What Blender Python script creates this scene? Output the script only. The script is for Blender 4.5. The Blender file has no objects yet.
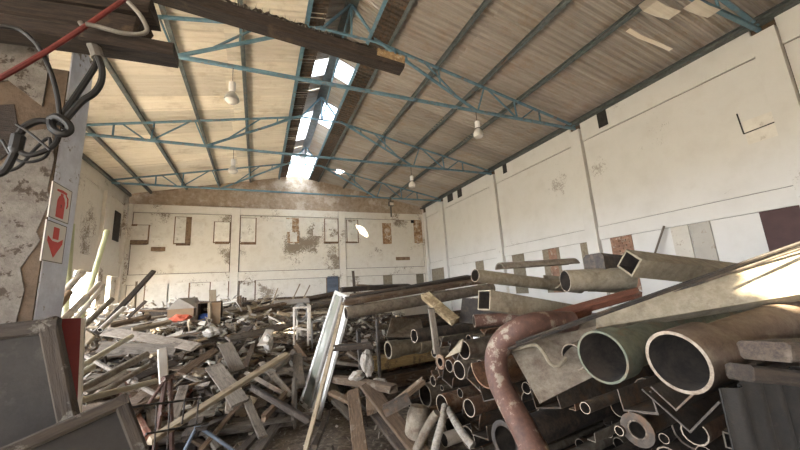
import bpy, math, random
from mathutils import Vector, Matrix, Quaternion
rnd = random.Random(7)
sc = bpy.context.scene
COL = sc.collection
H = 1.6                                   # eye height above the floor
# ------------------------------------------------------------------ camera
PITCH, YAW, ROLL, FPX = 0.193935868, 0.405881377, -0.0599880361, 336.07
cx_, sx_ = math.cos(PITCH), math.sin(PITCH)
cy_, sy_ = math.cos(YAW), math.sin(YAW)
cz_, sz_ = math.cos(ROLL), math.sin(ROLL)
W_ = Matrix(((1, 0, 0), (0, 0, -1), (0, 1, 0)))
Ry_ = Matrix(((cy_, 0, -sy_), (0, 1, 0), (sy_, 0, cy_)))
Rx_ = Matrix(((1, 0, 0), (0, cx_, sx_), (0, -sx_, cx_)))
Rz_ = Matrix(((cz_, -sz_, 0), (sz_, cz_, 0), (0, 0, 1)))
R_ = Rz_ @ Rx_ @ Ry_ @ W_                 # world -> (right, down, forward)
cam = bpy.data.cameras.new('camera')
cam.sensor_width = 36.0
cam.lens = FPX / 800 * 36.0
cam.clip_start = 0.05
cam_o = bpy.data.objects.new('camera', cam)
COL.objects.link(cam_o)
cam_o.matrix_world = Matrix.Translation((0, 0, H)) @ (R_.transposed() @ Matrix(((1, 0, 0), (0, -1, 0), (0, 0, -1)))).to_4x4()
sc.camera = cam_o

# ------------------------------------------------------------------ sky, sun, exposure
wd = bpy.data.worlds.new('sky'); sc.world = wd; wd.use_nodes = True
nt = wd.node_tree
bg = nt.nodes['Background']
bg.inputs[0].default_value = (0.92, 0.97, 1.05, 1); bg.inputs[1].default_value = 6.5
sun = bpy.data.lights.new('sun', 'SUN'); sun.energy = 15.0; sun.angle = 0.009; sun.color = (1.0, 0.89, 0.66)
sun_o = bpy.data.objects.new('sun', sun); COL.objects.link(sun_o)
SUN_DIR = Vector((0.45, 0.50, -0.74)).normalized()       # the way the sunlight travels
sun_o.rotation_euler = SUN_DIR.to_track_quat('-Z', 'Y').to_euler()
sun_o.location = (0, -3, 14)
def portal(name, loc, rot, sx, sy):
    l = bpy.data.lights.new(name, 'AREA'); l.shape = 'RECTANGLE'; l.size = sx; l.size_y = sy; l.cycles.is_portal = True
    o = bpy.data.objects.new(name, l); COL.objects.link(o); o.location = loc; o.rotation_euler = rot
portal('front_portal', (1.0, -4.45, 0.95), (-math.pi/2, 0, 0), 1.4, 1.9)
portal('side_portal', (-6.5, 8.0, 1.9), (0, -math.pi/2, 0), 2.4, 24)
vs = sc.view_settings
sc.display_settings.display_device = 'sRGB'
vs.view_transform = 'Standard'; vs.look = 'None'; vs.gamma = 1.0; vs.use_curve_mapping = False
vs.exposure = 2.2
sc.cycles.max_bounces = 8; sc.cycles.diffuse_bounces = 6
sc.cycles.sample_clamp_indirect = 6

# ------------------------------------------------------------------ helpers: points of the photograph
def ray(px, py):
    return R_.transposed() @ Vector(((px - 400) / FPX, (py - 225) / FPX, 1.0))
def P(px, py, X=None, Y=None, Z=None, D=None):
    d = ray(px, py)
    if X is not None: d = d * (X / d.x)
    elif Y is not None: d = d * (Y / d.y)
    elif Z is not None: d = d * ((Z - H) / d.z)
    else: d = d * D
    return Vector((d.x, d.y, d.z + H))

# ------------------------------------------------------------------ materials
MATS = {}
def mat(name, c1, c2=None, scale=6.0, rough=0.85, bump=0.25, stretch=(1, 1, 1), c3=None, amt=0.5, sc3=2.5, metal=0.0, var=0.25, soft=0.12, flake=None):
    if name in MATS: return MATS[name]
    m = bpy.data.materials.new(name); m.use_nodes = True
    n, l = m.node_tree.nodes, m.node_tree.links
    b = n['Principled BSDF']
    c2 = c2 or tuple(x * 0.6 for x in c1)
    tc = n.new('ShaderNodeTexCoord'); oi = n.new('ShaderNodeObjectInfo')
    mul = n.new('ShaderNodeMath'); mul.operation = 'MULTIPLY'; mul.inputs[1].default_value = 37.0
    l.new(oi.outputs['Random'], mul.inputs[0])
    add = n.new('ShaderNodeVectorMath'); add.operation = 'ADD'
    l.new(tc.outputs['Object'], add.inputs[0]); l.new(mul.outputs[0], add.inputs[1])
    mp = n.new('ShaderNodeMapping'); mp.inputs['Scale'].default_value = stretch
    l.new(add.outputs[0], mp.inputs['Vector'])
    nz = n.new('ShaderNodeTexNoise'); nz.inputs['Scale'].default_value = scale; nz.inputs['Detail'].default_value = 6; nz.inputs['Roughness'].default_value = 0.65 if scale < 5 else 0.78
    l.new(mp.outputs[0], nz.inputs['Vector'])
    rp = n.new('ShaderNodeValToRGB'); e = rp.color_ramp.elements
    e[0].position = 0.32 if scale < 5 else 0.40; e[0].color = (*c2, 1); e[1].position = 0.66 if scale < 5 else 0.60; e[1].color = (*c1, 1)
    l.new(nz.outputs['Fac'], rp.inputs['Fac'])
    out = rp.outputs['Color']
    if c3:
        n3 = n.new('ShaderNodeTexNoise'); n3.inputs['Scale'].default_value = sc3; n3.inputs['Detail'].default_value = 8; n3.inputs['Roughness'].default_value = 0.7
        l.new(add.outputs[0], n3.inputs['Vector'])
        r3 = n.new('ShaderNodeValToRGB'); e = r3.color_ramp.elements
        t = 0.5 + (0.5 - amt) * 0.5
        e[0].position = t - soft / 2; e[0].color = (0, 0, 0, 1); e[1].position = t + soft / 2; e[1].color = (1, 1, 1, 1)
        l.new(n3.outputs['Fac'], r3.inputs['Fac'])
        mx = n.new('ShaderNodeMix'); mx.data_type = 'RGBA'
        l.new(r3.outputs['Color'], mx.inputs[0]); l.new(out, mx.inputs[6]); mx.inputs[7].default_value = (*c3, 1)
        out = mx.outputs[2]
    if flake:                                   # flecks where paint has come off, gathered in patches
        fc, fs, ms, th = flake
        na = n.new('ShaderNodeTexNoise'); na.inputs['Scale'].default_value = fs; na.inputs['Detail'].default_value = 8; na.inputs['Roughness'].default_value = 0.75; na.inputs['Distortion'].default_value = 1.2
        nb = n.new('ShaderNodeTexNoise'); nb.inputs['Scale'].default_value = ms; nb.inputs['Detail'].default_value = 3
        l.new(add.outputs[0], na.inputs['Vector']); l.new(add.outputs[0], nb.inputs['Vector'])
        ad = n.new('ShaderNodeMath'); ad.operation = 'MULTIPLY_ADD'; ad.inputs[1].default_value = 1.6; l.new(nb.outputs['Fac'], ad.inputs[0]); l.new(na.outputs['Fac'], ad.inputs[2])
        mrg = n.new('ShaderNodeMapRange'); mrg.inputs[1].default_value = th; mrg.inputs[2].default_value = th + 0.07; l.new(ad.outputs[0], mrg.inputs[0])
        mf = n.new('ShaderNodeMix'); mf.data_type = 'RGBA'; l.new(mrg.outputs[0], mf.inputs[0]); l.new(out, mf.inputs[6]); mf.inputs[7].default_value = (*fc, 1); out = mf.outputs[2]
    hs = n.new('ShaderNodeHueSaturation')
    mr = n.new('ShaderNodeMapRange'); mr.inputs[3].default_value = 1 - var; mr.inputs[4].default_value = 1 + var
    l.new(oi.outputs['Random'], mr.inputs[0]); l.new(mr.outputs[0], hs.inputs['Value']); l.new(out, hs.inputs['Color'])
    l.new(hs.outputs['Color'], b.inputs['Base Color'])
    b.inputs['Roughness'].default_value = rough; b.inputs['Metallic'].default_value = metal
    if bump:
        bp = n.new('ShaderNodeBump'); bp.inputs['Strength'].default_value = bump; bp.inputs['Distance'].default_value = 0.012
        l.new(nz.outputs['Fac'], bp.inputs['Height']); l.new(bp.outputs[0], b.inputs['Normal'])
    MATS[name] = m
    return m
GR = (1.2, 12, 12)                        # grain along the length
M = dict(
    plaster=mat('wall_plaster', (0.76, 0.725, 0.65), (0.66, 0.61, 0.53), 1.6, 0.9, 0.15, c3=(0.52, 0.45, 0.36), amt=0.22, sc3=1.6, var=0.0, soft=0.25, flake=((0.27, 0.22, 0.165), 12, 0.6, 1.50)),
    plaster_r=mat('right_plaster', (0.68, 0.665, 0.625), (0.61, 0.59, 0.545), 1.2, 0.9, 0.12, c3=(0.56, 0.53, 0.475), amt=0.12, sc3=1.2, var=0.0, soft=0.3, flake=((0.40, 0.37, 0.33), 9, 0.5, 1.62)),
    panel=mat('painted_infill', (0.76, 0.73, 0.66), (0.62, 0.58, 0.51), 3, 0.9, 0.2, c3=(0.33, 0.28, 0.22), amt=0.2, sc3=5, var=0.06, flake=((0.25, 0.20, 0.15), 6, 0.8, 1.50)),
    rotten=mat('rotten_infill', (0.42, 0.27, 0.15), (0.22, 0.12, 0.06), 5, 0.9, 0.4, c3=(0.60, 0.52, 0.42), amt=0.4, sc3=4, var=0.1),
    gable=mat('gable_brick', (0.44, 0.35, 0.265), (0.32, 0.24, 0.17), 5, 0.95, 0.3, c3=(0.56, 0.48, 0.40), amt=0.35, sc3=1.2, var=0.0),
    brick=mat('bare_brick', (0.30, 0.17, 0.11), (0.20, 0.11, 0.07), 8, 0.95, 0.4, c3=(0.45, 0.38, 0.30), amt=0.3, sc3=5),
    stain=mat('damp_stain', (0.240, 0.160, 0.096), (0.128, 0.080, 0.048), 8, 0.9, 0.3),
    dark=mat('black_hole', (0.03, 0.027, 0.024), (0.015, 0.013, 0.012), 6, 0.9, 0.1),
    maroon=mat('maroon_paint', (0.085, 0.045, 0.042), (0.06, 0.032, 0.03), 3, 0.8, 0.1, var=0.0),
    door_cream=mat('cream_door_paint', (0.58, 0.54, 0.46), (0.50, 0.46, 0.39), 3, 0.8, 0.15, c3=(0.30, 0.24, 0.18), amt=0.22, sc3=6),
    bluegrey=mat('blue_grey_paint', (0.133, 0.154, 0.189), (0.084, 0.105, 0.133), 3, 0.7, 0.1),
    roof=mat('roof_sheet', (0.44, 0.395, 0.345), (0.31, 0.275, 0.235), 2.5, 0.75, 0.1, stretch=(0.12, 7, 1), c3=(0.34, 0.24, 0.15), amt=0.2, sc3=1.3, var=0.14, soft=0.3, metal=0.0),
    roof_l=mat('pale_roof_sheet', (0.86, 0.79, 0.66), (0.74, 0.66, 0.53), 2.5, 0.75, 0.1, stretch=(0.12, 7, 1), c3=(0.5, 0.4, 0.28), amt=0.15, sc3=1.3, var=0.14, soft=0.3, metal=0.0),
    purlin=mat('purlin_paint', (0.135, 0.155, 0.15), (0.085, 0.095, 0.09), 5, 0.6, 0.1, c3=(0.12, 0.08, 0.05), amt=0.25, var=0.1),
    truss=mat('blue_steel', (0.152, 0.272, 0.336), (0.104, 0.200, 0.256), 5, 0.55, 0.1, c3=(0.192, 0.160, 0.128), amt=0.3, sc3=4, var=0.12),
    pier=mat('peeling_pier', (0.186, 0.167, 0.143), (0.130, 0.112, 0.092), 14, 0.95, 0.6, c3=(0.055, 0.040, 0.027), amt=0.36, sc3=9, var=0.0, soft=0.04),
    pierwhite=mat('blue_white_paint', (0.72, 0.75, 0.82), (0.60, 0.62, 0.68), 7, 0.8, 0.25, c3=(0.34, 0.30, 0.26), amt=0.16, sc3=11, var=0.0, soft=0.04, flake=((0.2, 0.17, 0.14), 14, 2.5, 1.55)),
    baremud=mat('bare_render', (0.120, 0.084, 0.054), (0.072, 0.048, 0.030), 9, 0.95, 0.5, var=0.0),
    char=mat('charred_timber', (0.043, 0.028, 0.019), (0.015, 0.010, 0.007), 5, 0.85, 0.6, stretch=GR, c3=(0.080, 0.050, 0.030), amt=0.25, var=0.2),
    crust=mat('crusty_foam', (0.400, 0.272, 0.136), (0.224, 0.144, 0.072), 22, 0.95, 0.9, c3=(0.496, 0.400, 0.288), amt=0.3, sc3=16),
    flock=mat('grey_flock', (0.189, 0.154, 0.119), (0.084, 0.063, 0.049), 22, 0.95, 0.9, c3=(0.350, 0.315, 0.266), amt=0.25, sc3=18),
    red=mat('red_paint', (0.198, 0.013, 0.011), (0.132, 0.009, 0.008), 4, 0.5, 0.1, var=0.0),
    signred=mat('sign_red', (0.62, 0.06, 0.04), (0.52, 0.045, 0.03), 4, 0.5, 0.0, var=0.0),
    signplate=mat('sign_plate', (0.74, 0.70, 0.63), (0.66, 0.62, 0.55), 4, 0.6, 0.05, c3=(0.36, 0.31, 0.26), amt=0.2, sc3=8, var=0.0),
    cable=mat('black_cable', (0.014, 0.013, 0.012), (0.007, 0.006, 0.006), 8, 0.6, 0.1, var=0.1),
    conduit=mat('grey_conduit', (0.182, 0.168, 0.147), (0.126, 0.115, 0.098), 8, 0.7, 0.1),
    woodgrey=mat('grey_weathered_wood', (0.205, 0.171, 0.133), (0.118, 0.093, 0.071), 5, 0.9, 0.5, stretch=GR, c3=(0.062, 0.046, 0.034), amt=0.3, sc3=6, var=0.35),
    woodbrown=mat('brown_old_wood', (0.149, 0.099, 0.059), (0.074, 0.046, 0.028), 5, 0.9, 0.5, stretch=GR, c3=(0.205, 0.167, 0.124), amt=0.3, sc3=6, var=0.35),
    woodpale=mat('pale_sawn_wood', (0.340, 0.272, 0.184), (0.245, 0.184, 0.116), 4, 0.85, 0.35, stretch=GR, c3=(0.150, 0.109, 0.068), amt=0.28, sc3=6, var=0.22),
    wooddark=mat('dark_wet_wood', (0.066, 0.047, 0.033), (0.030, 0.022, 0.017), 5, 0.9, 0.5, stretch=GR, c3=(0.110, 0.088, 0.066), amt=0.3, sc3=6, var=0.3),
    woodred=mat('red_brown_wood', (0.176, 0.065, 0.036), (0.098, 0.036, 0.019), 5, 0.85, 0.4, stretch=GR, c3=(0.195, 0.143, 0.104), amt=0.25, sc3=4, var=0.2),
    yellowwood=mat('ochre_timber', (0.200, 0.135, 0.055), (0.120, 0.075, 0.030), 5, 0.9, 0.4, stretch=GR, c3=(0.075, 0.050, 0.030), amt=0.3, sc3=5, var=0.15),
    pvcgreen=mat('pale_green_plastic', (0.56, 0.57, 0.34), (0.48, 0.49, 0.28), 3, 0.5, 0.05, var=0.08),
    pvccream=mat('cream_plastic', (0.450, 0.405, 0.300), (0.360, 0.315, 0.225), 4, 0.6, 0.1, c3=(0.225, 0.188, 0.135), amt=0.25, sc3=6, var=0.1),
    tubewhite=mat('dirty_white_tube', (0.674, 0.619, 0.532), (0.478, 0.423, 0.348), 4, 0.75, 0.15, c3=(0.304, 0.239, 0.174), amt=0.3, sc3=6, var=0.15),
    pipegrey=mat('dusty_grey_pipe', (0.192, 0.161, 0.121), (0.124, 0.099, 0.071), 15, 0.85, 0.45, c3=(0.081, 0.053, 0.034), amt=0.32, sc3=8, var=0.2, soft=0.2),
    pipetan=mat('tan_asbestos', (0.267, 0.226, 0.160), (0.197, 0.162, 0.107), 15, 0.9, 0.45, c3=(0.116, 0.084, 0.055), amt=0.28, sc3=8, var=0.12, soft=0.2),
    piperust=mat('rusty_pipe', (0.172, 0.089, 0.046), (0.083, 0.043, 0.025), 15, 0.85, 0.45, c3=(0.238, 0.185, 0.125), amt=0.33, sc3=8, var=0.25, soft=0.2),
    pipedark=mat('dark_iron', (0.043, 0.034, 0.026), (0.018, 0.014, 0.012), 15, 0.7, 0.45, c3=(0.095, 0.065, 0.043), amt=0.32, sc3=8, var=0.3, soft=0.2),
    pipegreen=mat('grey_green_pipe', (0.136, 0.146, 0.102), (0.093, 0.099, 0.068), 15, 0.75, 0.45, c3=(0.161, 0.105, 0.062), amt=0.3, sc3=8, var=0.0, soft=0.2),
    pipebrown=mat('brown_socket_pipe', (0.160, 0.109, 0.075), (0.105, 0.068, 0.044), 15, 0.8, 0.45, c3=(0.218, 0.170, 0.119), amt=0.33, sc3=8, var=0.0, soft=0.2),
    oxide=mat('red_oxide', (0.12, 0.055, 0.036), (0.065, 0.032, 0.022), 9, 0.7, 0.35, c3=(0.231, 0.187, 0.138), amt=0.32, sc3=9, var=0.0, soft=0.06),
    steel=mat('dusty_steel', (0.105, 0.083, 0.063), (0.055, 0.041, 0.030), 15, 0.6, 0.45, c3=(0.138, 0.077, 0.041), amt=0.35, sc3=8, var=0.3, metal=0.25),
    alu=mat('aluminium', (0.62, 0.61, 0.58), (0.52, 0.51, 0.48), 5, 0.4, 0.05, c3=(0.4, 0.35, 0.28), amt=0.2, sc3=5, metal=0.4, var=0.05),
    glass=mat('dusty_glass', (0.204, 0.210, 0.174), (0.162, 0.168, 0.138), 2, 0.25, 0.03, c3=(0.252, 0.240, 0.198), amt=0.3, sc3=3, var=0.05),
    rag=mat('pale_rag', (0.390, 0.360, 0.315), (0.270, 0.240, 0.203), 6, 0.95, 0.4, var=0.1),
    redpipe=mat('dull_red_paint', (0.20, 0.028, 0.022), (0.12, 0.018, 0.015), 8, 0.6, 0.1, var=0.0),
    limewash=mat('flaking_limewash', (0.315, 0.285, 0.240), (0.165, 0.139, 0.112), 14, 0.9, 0.5, c3=(0.098, 0.075, 0.056), amt=0.3, sc3=9, var=0.1),
    rustblack=mat('black_rusted_sheet', (0.015, 0.012, 0.009), (0.007, 0.006, 0.005), 14, 0.85, 0.3, c3=(0.033, 0.025, 0.019), amt=0.2, sc3=30, var=0.0),
    ochre=mat('ochre_box_timber', (0.42, 0.29, 0.12), (0.26, 0.17, 0.07), 8, 0.9, 0.4, stretch=GR, c3=(0.12, 0.08, 0.045), amt=0.32, sc3=6, var=0.0),
    dirt=mat('dirt', (0.150, 0.116, 0.083), (0.075, 0.056, 0.041), 7, 0.95, 0.6, c3=(0.232, 0.195, 0.150), amt=0.35, sc3=16, var=0.0),
    litter=mat('pale_litter', (0.376, 0.344, 0.288), (0.264, 0.232, 0.184), 7, 0.95, 0.3, var=0.3),
    cardboard=mat('cardboard', (0.270, 0.180, 0.105), (0.210, 0.135, 0.075), 4, 0.9, 0.1, var=0.1),
    greycover=mat('grey_cover', (0.288, 0.256, 0.216), (0.232, 0.200, 0.168), 4, 0.9, 0.1, var=0.0),
    blue=mat('blue_cloth', (0.05, 0.12, 0.42), (0.04, 0.09, 0.3), 4, 0.8, 0.2, var=0.0),
    orange=mat('orange_red_cloth', (0.55, 0.12, 0.06), (0.42, 0.08, 0.04), 4, 0.8, 0.2, var=0.0),
    bulb=mat('lamp_glass', (0.72, 0.68, 0.62), (0.62, 0.58, 0.52), 3, 0.2, 0.0, var=0.0),
    white=mat('white_plastic', (0.75, 0.74, 0.72), (0.66, 0.65, 0.62), 3, 0.5, 0.0, var=0.0),
    doorgrey=mat('grey_brown_door', (0.032, 0.027, 0.022), (0.021, 0.017, 0.014), 5, 0.85, 0.25, c3=(0.058, 0.050, 0.041), amt=0.25, sc3=6, var=0.0),
    doorrail=mat('worn_door_rail', (0.054, 0.040, 0.028), (0.032, 0.023, 0.016), 5, 0.85, 0.4, stretch=GR, c3=(0.128, 0.115, 0.096), amt=0.3, sc3=9, var=0.15, soft=0.05),
    board=mat('foam_white', (0.496, 0.456, 0.400), (0.400, 0.360, 0.304), 3, 0.9, 0.1, var=0.15),
)
tm = bpy.data.materials.new('translucent_sheet'); tm.use_nodes = True
tn = tm.node_tree.nodes; tb = tn['Principled BSDF']; tb.inputs['Base Color'].default_value = (0.85, 0.9, 0.95, 1)
tr = tn.new('ShaderNodeBsdfTranslucent'); tr.inputs[0].default_value = (0.85, 0.9, 0.95, 1); tx = tn.new('ShaderNodeMixShader'); tx.inputs[0].default_value = 0.45
tm.node_tree.links.new(tb.outputs[0], tx.inputs[1]); tm.node_tree.links.new(tr.outputs[0], tx.inputs[2]); tm.node_tree.links.new(tx.outputs[0], tn['Material Output'].inputs[0])
M['clear'] = tm
M['rim'] = mat('worn_lit_rim', (0.40, 0.33, 0.25), (0.22, 0.16, 0.11), 20, 0.7, 0.2, var=0.3)  # worn metal, painted paler so pipe ends seem to catch light
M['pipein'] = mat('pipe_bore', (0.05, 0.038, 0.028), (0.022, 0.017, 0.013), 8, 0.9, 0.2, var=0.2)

# ------------------------------------------------------------------ helpers: meshes
class MB:
    def __init__(s): s.v, s.f, s.mi = [], [], []
    def add(s, v, f, mi=0):
        k = len(s.v); s.v += [tuple(p) for p in v]; s.f += [tuple(i + k for i in q) for q in f]; s.mi += [mi] * len(f); return s
    def box(s, a, b, mi=0, bev=0.0):
        (x0, y0, z0), (x1, y1, z1) = a, b
        v = [(x0, y0, z0), (x1, y0, z0), (x1, y1, z0), (x0, y1, z0), (x0, y0, z1), (x1, y0, z1), (x1, y1, z1), (x0, y1, z1)]
        return s.add(v, [(0, 3, 2, 1), (4, 5, 6, 7), (0, 1, 5, 4), (1, 2, 6, 5), (2, 3, 7, 6), (3, 0, 4, 7)], mi)
    def mesh(s, name, mats, smooth=False):
        me = bpy.data.meshes.new(name); me.from_pydata(s.v, [], s.f)
        for m in (mats if isinstance(mats, (list, tuple)) else [mats]): me.materials.append(m)
        me.polygons.foreach_set('material_index', s.mi)
        if smooth:
            me.polygons.foreach_set('use_smooth', [True] * len(me.polygons))
            try: me.set_sharp_from_angle(angle=math.radians(40))
            except Exception: pass
        me.update(); return me
def ob(name, me, parent=None, mw=None):
    o = bpy.data.objects.new(name, me); COL.objects.link(o)
    if parent is not None: o.parent = parent
    if mw is not None: o.matrix_local = mw
    return o
def tag(o, label=None, cat=None, group=None, kind=None):
    if label: o['label'] = label
    if cat: o['category'] = cat
    if group: o['group'] = group
    if kind: o['kind'] = kind
    return o
def frame(a, b, roll=0.0, up=Vector((0, 0, 1))):
    """local X runs from a to b, local Z as near to up as it can, then rolled"""
    a, b = Vector(a), Vector(b); x = (b - a).normalized()
    if abs(x.dot(up)) > 0.98: up = Vector((0, 1, 0))
    y = up.cross(x).normalized(); z = x.cross(y)
    m = Matrix((x, y, z)).transposed().to_4x4()
    return Matrix.Translation(a) @ m @ Matrix.Rotation(roll, 4, 'X'), (b - a).length
def lathe(prof, n=20, closed=True):
    """prof: (x, r) points swept round the local X axis"""
    mb = MB(); v = []; f = []
    for x, r in prof:
        for k in range(n):
            t = 2 * math.pi * k / n; v.append((x, r * math.cos(t), r * math.sin(t)))
    m = len(prof)
    for i in range(m if closed else m - 1):
        j = (i + 1) % m
        for k in range(n):
            q = (k + 1) % n; f.append((i * n + k, i * n + q, j * n + q, j * n + k))
    return mb.add(v, f)
def tube_mesh(L, r, wall, n=16, sock=None, mats=None, wob=0.0):
    """hollow pipe; sock = (length, extra radius) makes a socket at the near end"""
    ri = r - wall
    if sock:
        sl, sr = sock
        outer = [(0, r + sr), (sl * 0.85, r + sr), (sl, r), (L, r)]
        inner = [(L, ri), (sl * 1.3, ri), (0, r + sr - wall)]
    else:
        outer = [(0, r), (L * 0.5, r), (L, r)]; inner = [(L, ri), (L * 0.3, ri), (0, ri)]
    mb = lathe(outer + inner, n)
    k = len(outer)
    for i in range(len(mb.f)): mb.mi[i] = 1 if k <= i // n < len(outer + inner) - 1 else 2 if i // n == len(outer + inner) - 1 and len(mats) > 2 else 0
    return mb.mesh('pipe', mats, True)
def profile_mesh(pts, L, mats, closed=True, twist=0.0, bow=0.0, nseg=1):
    """pts: closed (y, z) outline extruded along X"""
    mb = MB(); n = len(pts); v = []; f = []
    for s in range(nseg + 1):
        t = s / nseg; dz = bow * math.sin(math.pi * t)
        for y, z in pts: v.append((L * t, y, z + dz))
    for s in range(nseg):
        for k in range(n):
            q = (k + 1) % n; f.append((s * n + k, s * n + q, (s + 1) * n + q, (s + 1) * n + k))
    if closed:
        f.append(tuple(range(n))[::-1]); f.append(tuple(nseg * n + k for k in range(n)))
    return mb.add(v, f).mesh('section', mats)
def open_outline(line, t):
    """thicken an open polyline (y, z) into a closed outline"""
    out, inn = [], []
    for i, p in enumerate(line):
        a = Vector(line[max(i - 1, 0)]); b = Vector(line[min(i + 1, len(line) - 1)]); d = (b - a).normalized(); nn = Vector((-d.y, d.x))
        k = 1.0
        if 0 < i < len(line) - 1:
            d1 = (Vector(p) - a).normalized(); k = 1 / max(0.5, abs(d.dot(d1)))
        out.append((p[0] + nn.x * t / 2 * k, p[1] + nn.y * t / 2 * k)); inn.append((p[0] - nn.x * t / 2 * k, p[1] - nn.y * t / 2 * k))
    return out + inn[::-1]
def channel(w, h, t): return open_outline([(-w / 2, h), (-w / 2, 0), (w / 2, 0), (w / 2, h)], t)
def angle(w, h, t): return open_outline([(0, h), (0, 0), (w, 0)], t)
def trough(r, t, a0=180, a1=360, n=12): return open_outline([(r * math.cos(math.radians(a0 + (a1 - a0) * i / n)), r * math.sin(math.radians(a0 + (a1 - a0) * i / n))) for i in range(n + 1)], t)
def plank_mesh(L, w, t, mats, seed=0, warp=0.012, ragged=0.03):
    """a sawn board, slightly bowed, corners worn, ends ragged; local X is its length"""
    r = random.Random(seed); mb = MB(); S = 4; v = []; f = []
    b1, b2, tw = r.uniform(-warp, warp) * L, r.uniform(-warp, warp) * L, r.uniform(-0.12, 0.12)
    c = min(w, t) * 0.16
    sec = [(-w/2 + c, -t/2), (w/2 - c, -t/2), (w/2, -t/2 + c), (w/2, t/2 - c), (w/2 - c, t/2), (-w/2 + c, t/2), (-w/2, t/2 - c), (-w/2, -t/2 + c)]
    for s in range(S + 1):
        q = s / S; dy = b1 * math.sin(math.pi * q); dz = b2 * math.sin(math.pi * q); an = tw * (q - 0.5)
        for y, z in sec:
            x = L * q + (r.uniform(-ragged, ragged) * min(1, L) if s in (0, S) else 0)
            v.append((x, y * math.cos(an) - z * math.sin(an) + dy, y * math.sin(an) + z * math.cos(an) + dz))
    for s in range(S):
        for k in range(8):
            q = (k + 1) % 8; f.append((s*8 + k, s*8 + q, s*8 + 8 + q, s*8 + 8 + k))
    f.append(tuple(range(8))[::-1]); f.append(tuple(S*8 + k for k in range(8)))
    return mb.add(v, f).mesh('board', mats)
def sweep(pts, r, n=8, sub=4, close=False, inner=None, taper=None):
    """round rod or cable through points (Catmull-Rom), capped"""
    pts = [Vector(p) for p in pts]; path = []
    N = len(pts)
    for i in range(N - 1 if not close else N):
        p0, p1, p2, p3 = (pts[(i - 1) % N] if close or i > 0 else pts[0] * 2 - pts[1]), pts[i], pts[(i + 1) % N], (pts[(i + 2) % N] if close or i + 2 < N else pts[-1] * 2 - pts[-2])
        for k in range(sub):
            t = k / sub
            path.append(0.5 * ((2 * p1) + (-p0 + p2) * t + (2 * p0 - 5 * p1 + 4 * p2 - p3) * t * t + (-p0 + 3 * p1 - 3 * p2 + p3) * t ** 3))
    if not close: path.append(pts[-1])
    mb = MB(); v = []; f = []; K = len(path); y = None
    for i, p in enumerate(path):
        d = (path[(i + 1) % K if close else min(i + 1, K - 1)] - path[i - 1 if close else max(i - 1, 0)]).normalized()
        if y is None:
            y = d.orthogonal().normalized()
        y = (y - d * y.dot(d)).normalized(); z = d.cross(y)
        rr = r if taper is None else taper(i / (K - 1)) * r
        for k in range(n):
            a = 2 * math.pi * k / n; v.append(p + (y * math.cos(a) + z * math.sin(a)) * rr)
    for i in range(K if close else K - 1):
        j = (i + 1) % K
        for k in range(n):
            q = (k + 1) % n; f.append((i*n + k, i*n + q, j*n + q, j*n + k))
    if not close:
        f.append(tuple(range(n))[::-1]); f.append(tuple((K - 1)*n + k for k in range(n)))
    return mb.add(v, f)
def corr_mesh(L, Wd, pitch, amp, mats, seg=6, thick=0.004, nx=1, rag=0.0, seed=0):
    """corrugated sheet: ribs run along X, waves across Y"""
    r = random.Random(seed); mb = MB(); ny = max(2, int(Wd / pitch * seg)); v = []; f = []
    for i in range(nx + 1):
        x = L * i / nx
        for j in range(ny + 1):
            y = Wd * j / ny; z = amp * max(-1, min(1, 1.7 * math.cos(2 * math.pi * y / pitch)))
            v.append((x + (rag * r.uniform(-1, 1) if i in (0, nx) else 0), y, z))
    k0 = len(v); v += [(x, y, z + thick) for x, y, z in v]; w = ny + 1
    for i in range(nx):
        for j in range(ny):
            a = i * w + j; q = (a, a + 1, a + w + 1, a + w); f.append(q[::-1]); f.append(tuple(k + k0 for k in q))
    for i in range(nx):
        for j in (0, ny):
            a = i * w + j; f.append((a, a + w, a + w + k0, a + k0))
    for j in range(ny):
        for i in (0, nx):
            a = i * w + j; f.append((a, a + 1, a + 1 + k0, a + k0))
    return mb.add(v, f).mesh('sheet', mats, True)
def slab_obj(name, c, thick, m, parent=None):
    """four-cornered board with thickness away from the corners' plane"""
    c = [Vector(p) for p in c]; nn = (c[1] - c[0]).cross(c[3] - c[0]).normalized()
    o0 = c[0]; v = [p - o0 for p in c] + [p - o0 + nn * thick for p in c]
    mb = MB().add(v, [(0, 3, 2, 1), (4, 5, 6, 7), (0, 1, 5, 4), (1, 2, 6, 5), (2, 3, 7, 6), (3, 0, 4, 7)])
    o = ob(name, mb.mesh(name, m)); o.location = o0
    if parent is not None: o.parent = parent
    return o
def bar_obj(name, a, b, w, t, m, parent=None, roll=0.0, seed=0):
    mw, L = frame(a, b, roll)
    return ob(name, plank_mesh(L, w, t, m, seed, 0.0, 0.0), parent, mw)
def empty(name, loc): 
    o = bpy.data.objects.new(name, None); COL.objects.link(o); o.location = loc; o.empty_display_size = 0.1; return o
def reparent(child, root):
    """keep world place while hanging a part under its thing (root unrotated)"""
    mw = child.matrix_basis.copy(); child.parent = root; child.matrix_basis = Matrix.Translation(-Vector(root.location)) @ mw; return child
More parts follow.
